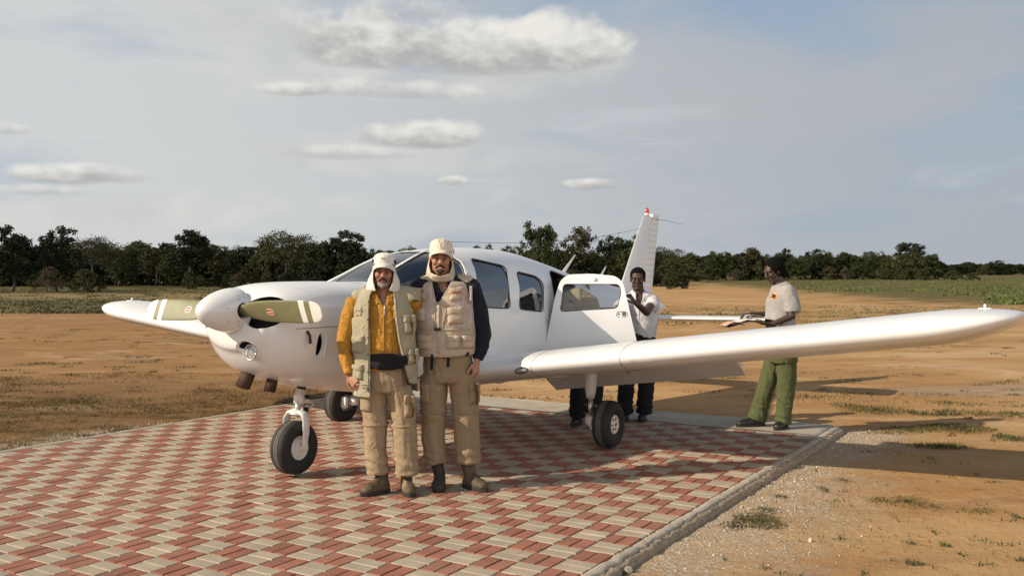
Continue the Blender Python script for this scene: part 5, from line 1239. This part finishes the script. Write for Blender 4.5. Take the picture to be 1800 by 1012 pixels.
cap_ = remesh('cap', [crown_(PB, RmB, .97, .004)], .005, C_cap2, B.e, 3, cut=lambda p, h_=hc.copy(): (RmB.inverted() @ (p - h_)).z < .050, thick=.005)
part('brim', cap_brim(PB, RmB, 1.0, .088, .080, .064, .082, .022), C_cap2, cap_); part('button', [ellips(PB(0, -.004, .143), (.008, .008, .004), RmB, 8, 6)], C_cap2, cap_)
for s in (-1, 1): part('crown_seam', tube([PB(s * .022, .098, .075), PB(s * .020, .088, .115), PB(s * .010, .05, .145)], [.0020] * 3, 5), C_cap2, cap_)
part('cap_strap', [tube([PB(-.088, .0, .07), PB(-.090, -.005, .035)], [.004, .004], 6)], M_dark, cap_)
hood(B.e, PB, RmB, hc.copy(), C_hood2, -.148, .106, 'hood', lambda z: np.interp(z, [-.125, -.115, -.10, -.05, .06], [.0, .036, .068, .084, .080]), True, 8)
boot(B.e, q(773, 845, .06), q(769, 859, -.17), M_boot2, .20, .054, q(767, 815, .0)); boot(B.e, q(817, 848, .04), q(856, 860, -.14), M_boot, .20, .054, q(820, 815, .01))

# ---- the man reading papers beyond the wing tip, seen from his left side
C3 = Fig(1362, 9.86, 'man in grey t-shirt and green trousers reading papers beyond the wing'); q = C3.q
hc = q(1360, 477); HP, PC, RmC = head_parts(hc, (-.93, -.34, -.30), (-.25, -.05, 1), 1.02, q(1372, 505, .01), .060)
sn, sf = q(1386, 512, -.14), q(1368, 510, .20); en, wn = q(1392, 556, -.20), q(1357, 570, -.22); ef, wf = q(1362, 552, .22), q(1320, 552, .10)
rest = [tube([q(1374, 515), q(1374, 550), q(1376, 600), q(1376, 640)], [(.085, .14), (.10, .155), (.09, .14), (.085, .12)], 24, (1, 0, 0), .4), tube([sn, q(1376, 508, .02), sf], [.036, .05, .036], 14, capr=1),
        tube([sn, en, wn], [.050, .043, .028], 14, capr=1), tube([sf, ef, wf], [.046, .038, .027], 14, capr=1), tube([q(1364, 640, .08), q(1345, 690, .08), q(1330, 742, .08)], [.066, .050, .042], 14), tube([q(1384, 640, -.07), q(1382, 700, -.07), q(1377, 748, -.07)], [.066, .050, .042], 14)]
HN = hand_parts(wn, (-1, 0, .12), (0, .3, 1), 1, .25, 1.0); HF = hand_parts(wf, (-.85, -.25, -.1), (0, -.2, -1), 1, .45, 1.0)
bodyC = full_body(C3.e, HP, rest, [HN, HF], [M_skind, M_lipd], lambda c: 0); face_extras(C3.e, PC, RmC, 1.02)
remesh('hair', [ellips(PC(0, -.030, .045), (.098, .105, .100), RmC), ellips(PC(0, -.075, -.03), (.082, .055, .075), RmC), ellips(PC(-.06, -.03, .0), (.03, .05, .06), RmC), ellips(PC(.06, -.03, .0), (.03, .05, .06), RmC)], .006, M_hair, C3.e, 1, disp=folds(.008, 40, 40, 40))
tsC = remesh('t_shirt', [tube([q(1377, 506, .01), q(1373, 530), q(1372, 560), q(1374, 592)], [(.115, .175), (.145, .195), (.150, .190), (.145, .185)], 28, (1, 0, 0), .3), tube([sn, q(1376, 505, .02), sf], [.072, .075, .072], 16, capr=1),
    tube([sn, q(1392, 535, -.17), q(1393, 548, -.18)], [(.078, .072), (.086, .076), (.086, .074)], 18, (1, 0, 0), .1), tube([sf, q(1362, 532, .215)], [.075, .078], 16, capr=.1)], .0085, C_grey, C3.e, 3, disp=folds(.011, 7, 7, 6, 1.9))
part('neckband', tube([hc + Vector((.075 + .062 * math.cos(a), .01 + .066 * math.sin(a), q(0, 500).z - hc.z + .012 + .018 * math.cos(a))) for a in np.linspace(0, 6.2832, 21)], [.009] * 21, 8), C_grey, tsC)
on_surface(tsC, 0, 1.2, (-.75, -1, 0)); 
def emb(F_, o, px, py, rx, rz, m, dirv, lift, name):
    V = []; x0 = q(px, 0).x; z0 = q(0, py).z
    for (u, t) in [(0, 0)] + [(rx * math.cos(a), rz * math.sin(a)) for a in np.linspace(0, 2 * math.pi, 21)[:-1]]:
        d = -Vector(dirv).normalized(); og = Vector((x0 + u, 0, z0 + t)) - d * 1.0 + Vector((0, 0, 0)); h = on_surface.__defaults__[2][o.name].ray_cast(og + Vector((0, 0, 0)), d)
        V.append((h[0] + h[1] * lift) if h[0] is not None else Vector((x0 + u, -.15, z0 + t)))
    return part(name, (V, [(0, i, i % 20 + 1) for i in range(1, 21)]), m, o, False)
pr_ = emb(C3, tsC, 1357, 519, .042, .030, M_orange, (-.15, -1, 0), .003, 'chest_print'); emb(C3, tsC, 1358, 518, .020, .012, C_grey, (-.15, -1, 0), .0045, 'print_gap')
trC = trousers(C3.e, C_green, [q(1377, 582), q(1377, 605), q(1377, 635)], [(.145, .175), (.152, .185), (.145, .18)], [
    [(q(1362, 630, .08), (.098, .10)), (q(1352, 665, .08), (.090, .095)), (q(1343, 695, .08), (.082, .09)), (q(1336, 720, .08), (.084, .085)), (q(1332, 738, .08), (.098, .09))],
    [(q(1383, 630, -.07), (.100, .10)), (q(1384, 665, -.07), (.092, .095)), (q(1381, 700, -.07), (.084, .09)), (q(1379, 725, -.07), (.078, .085)), (q(1377, 743, -.07), (.084, .085))]], 6.2, .016)
bc_ = boot(C3.e, q(1345, 742, .09), q(1295, 748, .03), M_shoe, .08, .050, q(1338, 735, .08), False); boot(C3.e, q(1383, 745, -.02), q(1364, 757, -.20), M_shoe, .08, .052, q(1378, 742, -.07), False)

# the papers he holds, and his pen
mp = empty('open_papers', C3.e.location + q(1322, 566, -.05)); tag(mp, 'open white papers in a dark folder held by the man in the grey t-shirt', 'papers')
def page(name, x0, x1, y0, y1, f_, m, th=.003, nx=14, ny=4):
    V = []; F = []
    for s in (1, 0):
        for i in range(nx + 1):
            for j in range(ny + 1):
                x = x0 + (x1 - x0) * i / nx; y = y0 + (y1 - y0) * j / ny; V.append((x, y, f_(x, y) + (th if s else 0)))
    w_ = ny + 1; T = w_ * (nx + 1)
    for i in range(nx):
        for j in range(ny):
            a = i * w_ + j; F += [(a, a + w_, a + w_ + 1, a + 1), (T + a, T + a + 1, T + a + w_ + 1, T + a + w_)]
    for e in ([i * w_ for i in range(nx + 1)], [i * w_ + ny for i in range(nx + 1)], list(range(w_)), [nx * w_ + j for j in range(w_)]):
        for a, b_ in zip(e[:-1], e[1:]): F.append((a, b_, T + b_, T + a))
    return mobj(name, V, F, m, mp, True)
page('folder', -.27, .22, -.15, .20, lambda x, y: -.045 + .06 * math.exp(-((x + .02) / .16) ** 2) - .09 * max(0, -x - .16) - .02 * y, M_cover, .006)
page('page', -.24, .0, -.14, .19, lambda x, y: -.012 + .045 * math.exp(-((x + .03) / .12) ** 2) - .25 * max(0, -x - .15) ** 1.3 - .02 * y, M_paper, .004)
page('page', .0, .24, -.14, .19, lambda x, y: .030 - .030 * abs(x) + .012 * math.sin(x * 16) - .02 * y, M_paper, .010)
page('page', -.30, -.10, -.16, .12, lambda x, y: -.035 + .040 * math.sin((x + .30) * 15) - .02 * y, M_peach, .003)
page('page', -.06, .20, -.05, .22, lambda x, y: .052 + .02 * math.cos(x * 14) - .02 * y, M_paper, .002)
pn_ = part('pen', tube([Vector((-.02, .0, .0)), Vector((.045, .03, .09))], [.003, .0045], 8, capr=1), M_pen); pn_.location = C3.e.location + q(1306, 556, .06); tag(pn_, 'purple pen in the hand of the man reading papers', 'pen')

# ---- the man in the white shirt holding the open door
D4 = Fig(1124, 10.36, 'man in white shirt and black trousers holding the open cabin door'); q = D4.q
hc = q(1121, 491, -.02); HP, PD, RmD = head_parts(hc, (-.18, -1, -.05), (.0, 0, 1), 1.0, q(1124, 520, .02), .058)
sl, sr = q(1102, 528, -.02), q(1147, 528, .0); el_, wl_ = q(1082, 546, -.20), q(1056, 545, -.26); er_, wr_ = q(1137, 549, -.28), q(1116, 531, -.50)
rest = [tube([q(1126, 522), q(1128, 550), q(1130, 590), q(1126, 620)], [(.15, .095), (.15, .11), (.14, .11), (.15, .105)], 24, (1, 0, 0), .4), tube([sl, q(1125, 520, .02), sr], [.036, .05, .036], 14, capr=1), tube([sl, el_, wl_], [.044, .038, .027], 14, capr=1), tube([sr, er_, wr_], [.048, .042, .028], 14, capr=1),
        tube([q(1110, 620), q(1102, 680), q(1100, 730)], [.07, .055, .045], 14), tube([q(1135, 620), q(1136, 680), q(1131, 730)], [.07, .055, .045], 14)]
HRd = hand_parts(wr_, (-.55, -.35, .75), (-.55, .3, -.4), 1, .75, 1.05); HLd = hand_parts(wl_, (-1, -.1, .0), (0, -.3, -1), 1, .5)
full_body(D4.e, HP, rest, [HRd, HLd], [M_skind, M_lipd], lambda c: 0); face_extras(D4.e, PD, RmD, 1.0)
remesh('hair', [ellips(PD(0, -.022, .046), (.084, .098, .086), RmD)], .006, M_hair, D4.e, 1, disp=folds(.002, 60, 60, 60), cut=lambda p, h_=hc.copy(), R_=RmD: (lambda l: l.z < -.02 + .0 or (l.y > .045 and l.z < .068))(R_.inverted() @ (p - h_)), thick=.004)
shD = remesh('shirt', [tube([q(1126, 520, .01), q(1128, 548), q(1129, 572), q(1128, 592)], [(.145, .11), (.175, .135), (.168, .135), (.150, .125)], 28, (1, 0, 0), .3), tube([sl, q(1125, 517, .02), sr], [.062, .070, .062], 16, capr=1), tube([sr, q(1146, 540, -.12)], [.078, .082], 16, capr=.1), tube([sl, q(1088, 541, -.13)], [.072, .075], 16, capr=.1)], .0085, C_wshirt, D4.e, 3, disp=folds(.012, 9, 9, 7, 4.5), cut=vneck(D4, 1122, 506, 535, 12))
for s in (-1, 1): part('collar', tube([Vector((hc.x + .015 + s * .078, .03, q(0, 512).z)), Vector((hc.x + .012 + s * .060, -.07, q(0, 517).z)), Vector((hc.x + .0 + s * .045, -.13, q(0, 528).z))], [(.008, .022), (.008, .028), (.004, .012)], 12, (s * .4, -1, .2), .6), C_wshirt, shD)
pocket(shD, shD, q(1139, 0).x, q(0, 551).z, .10, .11, C_wshirt, .003, True, lf=.2)
strip(shD, shD, [(q(1120, 0).x, q(0, y).z) for y in range(534, 590, 6)], C_wshirt, .005, .001, 'placket')
trousers(D4.e, C_black, [q(1128, 586), q(1126, 605), q(1125, 625)], [(.150, .125), (.165, .13), (.16, .125)], [
    [(q(1110, 620), (.095, .10)), (q(1106, 650), (.092, .10)), (q(1101, 680, -.01), (.088, .09)), (q(1099, 705), (.085, .09)), (q(1099, 726), (.085, .09))],
    [(q(1137, 620), (.095, .10)), (q(1137, 650), (.092, .10)), (q(1136, 680, -.01), (.086, .09)), (q(1134, 705), (.084, .09)), (q(1133, 726), (.084, .09))]], 8.8, .010)
boot(D4.e, q(1101, 731, .06), q(1094, 737, -.15), M_shoe, .08, .05, q(1100, 725, 0), False); boot(D4.e, q(1132, 731, .06), q(1128, 738, -.15), M_shoe, .08, .05, q(1132, 725, 0), False)

# ---- the man bending in at the doorway
E5 = Fig(1028, 10.08, 'stooping person in khaki top and black trousers leaning into the aeroplane doorway'); q = E5.q
hc = q(984, 512, .0); HP, PE, RmE = head_parts(hc, (-.9, .1, -.45), (-.45, .0, .9), .98, q(1003, 528, .0), .056)
sa, sb = q(1003, 535, -.17), q(1005, 533, .17)
rest = [tube([q(1002, 534), q(1016, 535), q(1026, 548), q(1032, 580)], [(.10, .15), (.12, .165), (.12, .16), (.12, .15)], 22, (0, 1, 0), .6), tube([sa, q(1003, 528, .0), sb], [.036, .05, .036], 14, capr=1), tube([sa, q(992, 565, -.20), q(968, 575, -.12)], [.044, .036, .027], 14, capr=1), tube([sb, q(990, 566, .12), q(965, 570, .06)], [.038, .033, .027], 14, capr=1),
        tube([q(1022, 590, -.06), q(1018, 665, -.06), q(1016, 738, -.06)], [.08, .056, .045], 14), tube([q(1045, 590, .08), q(1046, 660, .08), q(1043, 730, .08)], [.08, .056, .045], 14)]
full_body(E5.e, HP, rest, [hand_parts(q(968, 575, -.12), (-1, .2, -.2), (0, 0, -1), 1, .4), hand_parts(q(965, 570, .06), (-1, 0, -.2), (0, 0, -1), -1, .4)], [M_skind, M_lipd], lambda c: 0); face_extras(E5.e, PE, RmE, .98)
remesh('hair', [ellips(PE(0, -.022, .046), (.084, .098, .086), RmE)], .006, M_hair, E5.e, 1, disp=folds(.002, 60, 60, 60), cut=lambda p, h_=hc.copy(), R_=RmE: (lambda l: l.z < -.02 or (l.y > .045 and l.z < .068))(R_.inverted() @ (p - h_)), thick=.004)
remesh('shirt', [tube([q(1000, 536), q(1012, 534), q(1024, 541), q(1031, 560), q(1034, 592)], [(.13, .165), (.155, .185), (.155, .185), (.15, .175), (.15, .165)], 26, (0, 1, 0), .6), tube([sa, q(996, 557, -.20)], [.072, .066], 16, capr=.2), tube([sb, q(995, 556, .16)], [.072, .066], 16, capr=.2)], .0085, C_kshirt, E5.e, 3, disp=folds(.011, 8, 8, 8, 2.5))
trousers(E5.e, C_black, [q(1034, 584), q(1034, 600), q(1034, 620)], [(.150, .165), (.155, .165), (.15, .16)], [
    [(q(1022, 612, -.06), (.098, .10)), (q(1018, 645, -.06), (.094, .10)), (q(1017, 675, -.06), (.088, .09)), (q(1016, 710, -.06), (.086, .09)), (q(1015, 733, -.06), (.088, .09))],
    [(q(1046, 612, .08), (.098, .10)), (q(1047, 645, .08), (.094, .10)), (q(1047, 675, .08), (.088, .09)), (q(1045, 705, .08), (.086, .09)), (q(1044, 726, .08), (.086, .09))]], 3.1, .010)
boot(E5.e, q(1019, 742, -.02), q(1006, 746, -.16), M_shoe, .08, .05, q(1016, 735, -.06), False); boot(E5.e, q(1046, 734, .12), q(1034, 738, .0), M_shoe, .08, .05, q(1044, 728, .08), False)

# ------------------------------------------------------------------ trees
M_leafs = [mat('leaf_dark', (.018, .024, .008), .7, var=.35, vscale=.8, island=.45), mat('leaf_olive', (.046, .047, .016), .75, var=.35, vscale=.8, island=.45),
           mat('leaf_green', (.034, .045, .011), .7, var=.35, vscale=.8, island=.45), mat('leaf_dry', (.060, .050, .024), .8, var=.3, vscale=.8, island=.45)]
for m_ in M_leafs:      # leaves let some light through
    t = m_.node_tree; b = t.nodes['Principled BSDF']; b.inputs['Specular IOR Level'].default_value = .2
M_bark = mat('bark', (.055, .042, .030), .95, var=.3, vscale=3, bump=.6, bscale=10); M_barkp = mat('pale_bark', (.16, .135, .105), .95, var=.3, vscale=3)
def tree_mesh(kind, seed, h, w, th, leaf, ncl, nlf, ragged=1.0):
    """crown verts/faces and trunk verts/faces; th is the height where the crown starts"""
    r = random.Random(seed); C_ = []
    ch = h - th; tips = []
    for i in range(ncl):
        if kind == 'umbrella':
            a = r.random() * 6.283; d = math.sqrt(r.random()); lay = r.choice((0, 0, 0, 1, 2)); R = w / 2 * (1 - .12 * lay)
            x, y = math.cos(a) * d * R, math.sin(a) * d * R; z = h - .10 * h - (d ** 2) * ch * .35 - lay * ch * .22 + r.gauss(0, .02 * h) + noise.noise(Vector((x * .4 + seed, y * .4, 0))) * ch * .35; s = (w * .10 * r.uniform(.7, 1.4), w * .10, ch * .10)
        elif kind == 'bush':
            a = r.random() * 6.283; d = math.sqrt(r.random()); zz = r.random() ** .8; R = w / 2 * (1 - .55 * zz ** 2) * (1 + .25 * noise.noise(Vector((math.cos(a) * 1.3 + seed, math.sin(a) * 1.3, zz * 2))) * ragged)
            x, y = math.cos(a) * d * R, math.sin(a) * d * R; z = th + ch * zz * (1 - .25 * d * d); s = (w * .09 * r.uniform(.6, 1.3),) * 2 + (h * .07,)
        else:
            # several unequal lobes
            lobes = [((0, 0, .52), .36), ((0, 0, .40), .40)] + [((math.cos(k * 2.1 + seed) * .24, math.sin(k * 2.1 + seed) * .24, .34 + .14 * math.sin(k * 5 + seed)), .27) for k in range(5)] + [((math.cos(seed * 3. + k * 2.4) * .17, math.sin(seed * 3. + k * 2.4) * .17, .70 + .07 * k), .19) for k in range(3)]
            (lx, ly, lz), lr = r.choice(lobes); v = Vector((r.gauss(0, 1), r.gauss(0, 1), r.gauss(0, 1))).normalized() * lr * r.uniform(.35, 1.0) ** .5
            x, y, z = (lx + v.x) * w, (ly + v.y) * w, th + ch * min(1.0, max(0, lz + v.z * .95)); s = (w * .075 * r.uniform(.6, 1.3),) * 2 + (h * .055,)
        C_.append((x, y, z, s))
    V = []; F = []
    for (x, y, z, s) in C_:
        for _ in range(nlf):
            v = Vector((r.gauss(0, 1), r.gauss(0, 1), r.gauss(0, 1))); v = v.normalized() * r.uniform(.3, 1.15) * (1.35 if r.random() < .08 else 1)
            p = Vector((x + v.x * s[0], y + v.y * s[1], z + v.z * s[2])); q = leaf * r.uniform(.5, 1.3)
            n1 = Vector((r.gauss(0, 1), r.gauss(0, 1), r.gauss(0, .6) + .3)).normalized(); n2 = n1.orthogonal().normalized(); n2 = (Matrix.Rotation(r.random() * 6.28, 3, n1) @ n2); n3 = n1.cross(n2)
            o = len(V); V += [p - n2 * q * .5, p + n3 * q * .28, p + n2 * q * .5, p - n3 * q * .28]; F.append((o, o + 1, o + 2, o + 3))
    T = []; nt_ = 1 if kind != 'bush' else 4
    tr = max(.04, h * .02)
    for k in range(nt_):
        a = r.random() * 6.283; o_ = 0 if nt_ == 1 else w * .05
        b0 = Vector((math.cos(a) * o_, math.sin(a) * o_, -.15)); b1 = Vector((math.cos(a) * (o_ + w * .03), math.sin(a) * (o_ + w * .03), th + ch * .12)); mid_ = (b0 + b1) / 2 + Vector((r.uniform(-1, 1), r.uniform(-1, 1), 0)) * h * .02
        T.append(tube([b0, mid_, b1], [tr * (1.25 if nt_ == 1 else .5), tr * (1 if nt_ == 1 else .4), tr * (.85 if nt_ == 1 else .3)], 8))
        for i in range(9 if nt_ == 1 else 3):
            c_ = r.choice(C_); e = Vector(c_[:3]); m2 = b1 * .45 + e * .55 + Vector((0, 0, -.06 * h if kind == 'umbrella' else .0)); T.append(tube([b1 - Vector((0, 0, .1 * h * r.random())), m2, e], [tr * .5, tr * .28, tr * .08], 5))
    return (V, F), join(T)
TP = {}
SPEC = {  # kind, h, w, trunk height, leaf, clusters, leaves, leaf material, bark
 'a': ('round', 7.5, 6.5, 1.2, .30, 150, 60, 0, M_bark), 'b': ('round', 7.5, 5.6, 2.6, .28, 130, 60, 0, M_barkp), 'c': ('umbrella', 7.0, 7.5, 3.0, .20, 170, 46, 1, M_bark),
 'd': ('bush', 4.0, 4.8, .1, .24, 120, 50, 1, M_bark), 'e': ('bush', 3.2, 4.0, .2, .20, 100, 46, 2, M_bark), 'f': ('round', 7.0, 6.6, 1.0, .26, 150, 56, 2, M_bark),
 'g': ('umbrella', 6.5, 6.5, 3.2, .18, 75, 44, 0, M_bark), 'h': ('bush', 2.8, 3.6, .3, .16, 70, 36, 3, M_barkp), 'i': ('round', 6.5, 4.6, 1.6, .22, 110, 44, 1, M_bark), 'j': ('bush', 5.0, 4.6, .1, .30, 150, 56, 0, M_bark)}
for k, (kd, h_, w_, th_, lf, nc_, nl_, lm, bk) in SPEC.items():
    TP[k] = (tree_mesh(kd, ord(k) * 3, h_, w_, th_, lf, nc_, nl_), h_, w_, lm, bk, kd)
PROTO = {}
TREES = [
 # photo x, base y, top y, width (photo px), prototype, mirrored turn, label
 (22, 512, 399, 100, 'a', 0, 'tall dark tree filling the left edge of the picture'),
 (100, 511, 400, 92, 'a', 2.2, 'tall dark tree with a pointed top, second from the left edge'),
 (165, 505, 412, 100, 'c', .5, 'flat-topped olive acacia behind the second and third dark trees at the left'),
 (150, 512, 473, 66, 'd', .3, 'low dark bush in front of the flat-topped olive acacia at the left'),
 (86, 514, 468, 56, 'h', .9, 'thin brown sapling with a bare stem in front of the tall dark trees'),
 (208, 503, 431, 70, 'f', 1.0, 'mid-height dull green tree right of the flat-topped acacia'),
 (250, 500, 423, 70, 'i', .1, 'conical olive tree left of the pale-stemmed tree'),
 (336, 504, 404, 88, 'b', 4.0, 'dark two-lobed tree on a tall pale stem above the far wing'),
 (384, 500, 437, 50, 'i', 1.9, 'small olive tree just right of the pale-stemmed dark tree'),
 (424, 500, 430, 66, 'g', .4, 'sparse flat-topped acacia seen against the sky above the propeller'),
 (502, 504, 401, 104, 'c', 2.6, 'tall dark umbrella acacia above the engine cowling'),
 (604, 506, 407, 128, 'a', 3.3, 'broad dark rounded tree behind the windshield'),
 (560, 506, 428, 70, 'j', 1.2, 'dark upright bush between the umbrella acacia and the broad rounded tree'),
 (664, 500, 436, 50, 'f', 5.0, 'small green tree left of the capped man in the yellow shirt'),
 (727, 497, 431, 46, 'g', 1.0, 'small flat acacia showing above the cockpit roof'),
 (700, 497, 437, 50, 'f', 2.2, 'low green tree directly above the windshield'),
 (850, 497, 428, 52, 'f', .3, 'green tree just right of the taller man\'s cap'),
 (897, 496, 430, 60, 'f', 2.8, 'green tree above the cabin roof, left of the tallest bushy tree'),
 (952, 505, 388, 96, 'f', 4.4, 'tallest bushy green tree above the aeroplane cabin'),
 (1022, 503, 395, 82, 'i', 2.1, 'tall olive tree above the open cabin door'),
 (1068, 500, 416, 56, 'a', 1.1, 'dark leafy tree left of the tail fin'),
 (1100, 500, 412, 66, 'f', .7, 'green tree directly behind the tail fin'),
 (1166, 496, 431, 72, 'c', 1.6, 'dark flat-topped tree just right of the tail fin'),
 (1215, 494, 445, 66, 'd', .2, 'low rounded scrub right of the flat-topped tree by the fin'),
 (1262, 493, 440, 60, 'f', 3.0, 'dull green tree in the middle gap between the fin and the man with the papers'),
 (1322, 492, 436, 66, 'd', 1.4, 'rounded olive tree above the shoulder of the man with the papers'),
 (1376, 491, 438, 44, 'a', 2.0, 'dark tree right above the head of the man with the papers'),
 (1432, 490, 439, 54, 'a', .8, 'dark tree right of the man with the papers'),
 (1482, 489, 444, 60, 'd', 2.6, 'wide olive scrub in the middle of the right treeline'),
 (1534, 489, 440, 62, 'i', 1.1, 'pale olive tree left of the big trunked tree on the right'),
 (1600, 486, 426, 66, 'b', 1.2, 'big round-headed tree standing proud of the right treeline'),
 (1572, 489, 449, 54, 'h', .2, 'dry scrub at the left foot of the big round-headed tree'),
 (1648, 484, 459, 44, 'j', .6, 'dark scrub right of the big round-headed tree'),
 (1700, 482, 460, 50, 'j', 1.9, 'low dark tree far off towards the right edge'),
 (1752, 482, 458, 40, 'a', .5, 'small dark tree near the right edge of the treeline'),
 (1676, 492, 474, 34, 'd', .5, 'round green bush standing on the right verge'),
 (1710, 492, 478, 26, 'e', 1.5, 'small green bush at the edge of the right verge'),
 (1792, 481, 464, 44, 'd', 2.5, 'faint olive tree at the right edge of the picture'),
]
r = random.Random(12); FILL = []
x = -330
while x < 1180:
    FILL.append((x, r.uniform(498, 503), r.uniform(424, 448) if x < 640 else r.uniform(434, 456), r.uniform(62, 104), r.choice('jjdajdfi'), r.random() * 6)); x += r.uniform(12, 20)
    if r.random() < .40: FILL.append((x, r.uniform(502, 508), r.uniform(470, 484), r.uniform(22, 44), r.choice('dehej'), r.random() * 6))
x = 1180
while x < 1640:
    FILL.append((x, r.uniform(488.5, 492), r.uniform(443, 453), r.uniform(44, 70), r.choice('jdfidjf'), r.random() * 6)); x += r.uniform(11, 18)
    if r.random() < .45: FILL.append((x, r.uniform(490, 492.5), r.uniform(466, 476), r.uniform(22, 36), r.choice('dehdh'), r.random() * 6))
x = 1630
while x < 1980:
    FILL.append((x, r.uniform(481.5, 483.5), r.uniform(461, 466), r.uniform(24, 46), r.choice('jdaj'), r.random() * 6)); x += r.uniform(9, 15)
def place_tree(px, by, ty, wpx, k, turn, label, group):
    (cr, tk), h0, w0, lm, bk, kd = TP[k]
    d = 2722 / (by - 476.4); H = (by - ty) * d / 1680; W = wpx * d / 1680
    nm = {'round': 'tree', 'umbrella': 'acacia_tree', 'bush': 'bush'}[kd]
    t = empty(nm, ((px - 900) * d / 1680, d, GZ), turn)
    t.scale = (W / w0, W / w0, H / h0 * 1.0); tag(t, label, {'round': 'tree', 'umbrella': 'tree', 'bush': 'bush'}[kd], group)
    if k not in PROTO:
        a = mobj('crown', *cr, M_leafs[lm], t, False); b = mobj('trunk' if kd != 'bush' else 'stems', *tk, bk, t); PROTO[k] = (a, b)
    else:
        for s_ in PROTO[k]:
            c_ = s_.copy(); COL.objects.link(c_); c_.parent = t
    return t
for (px, by, ty, w_, k, tn, lb) in TREES: place_tree(px, by, ty, w_, k, tn, lb, 'trees of the bush beyond the airstrip')
ORD = ['nearest', 'second', 'third', 'fourth', 'fifth', 'sixth', 'seventh', 'eighth', 'ninth', 'tenth', 'eleventh', 'twelfth', 'thirteenth', 'fourteenth', 'fifteenth', 'sixteenth', 'seventeenth', 'eighteenth', 'nineteenth', 'twentieth', 'twenty-first', 'twenty-second', 'twenty-third', 'twenty-fourth', 'twenty-fifth']
MARK = [(22, 'the tall dark tree at the left edge'), (100, 'the pointed dark tree at the left'), (165, 'the flat-topped olive acacia'), (250, 'the conical olive tree'), (336, 'the pale-stemmed dark tree'), (424, 'the sparse acacia above the propeller'), (502, 'the umbrella acacia above the cowling'), (604, 'the broad tree behind the windshield'),
        (727, 'the small acacia above the cockpit'), (850, 'the green tree beside the taller man'), (952, 'the tallest tree above the cabin'), (1022, 'the tall tree above the open door'), (1100, 'the tree behind the tail fin'), (1166, 'the flat-topped tree past the fin'), (1262, 'the tree midway to the reading man'), (1376, 'the tree above the reading man'), (1482, 'the wide olive scrub at the right'), (1600, 'the big round-headed tree'), (1700, 'the low dark tree far right'), (1752, 'the small tree near the right edge')]
used_lb = {}
for f_ in FILL:
    px, by, ty, w_, k, tn = f_; kd, lm = TP[k][5], TP[k][3]; small = ty > by - 34 and px < 1630
    mx, mn = min(MARK, key=lambda m_: abs(m_[0] - px)); sd_ = 'left' if px < mx else 'right'
    tone = ('dark', 'olive', 'green', 'dry')[lm]; what = {'round': 'tree', 'umbrella': 'acacia', 'bush': 'bush'}[kd]
    key = (tone, what, small, sd_, mn); used_lb.setdefault(key, []).append(f_)
for (tone, what, small, sd_, mn), L_ in used_lb.items():
    mx = [m_[0] for m_ in MARK if m_[1] == mn][0]; L_.sort(key=lambda f_: abs(f_[0] - mx))
    for i, (px, by, ty, w_, k, tn) in enumerate(L_):
        o_ = '' if len(L_) == 1 else ORD[min(i, 24)] + ' '
        place_tree(px, by, ty, w_, k, tn, '%s%s%s %s on the %s of %s' % (o_, 'low ' if small else '', tone, what, sd_, mn), 'low scrub in front of the tree belt' if small else 'trees and bushes packed in the tree belt')
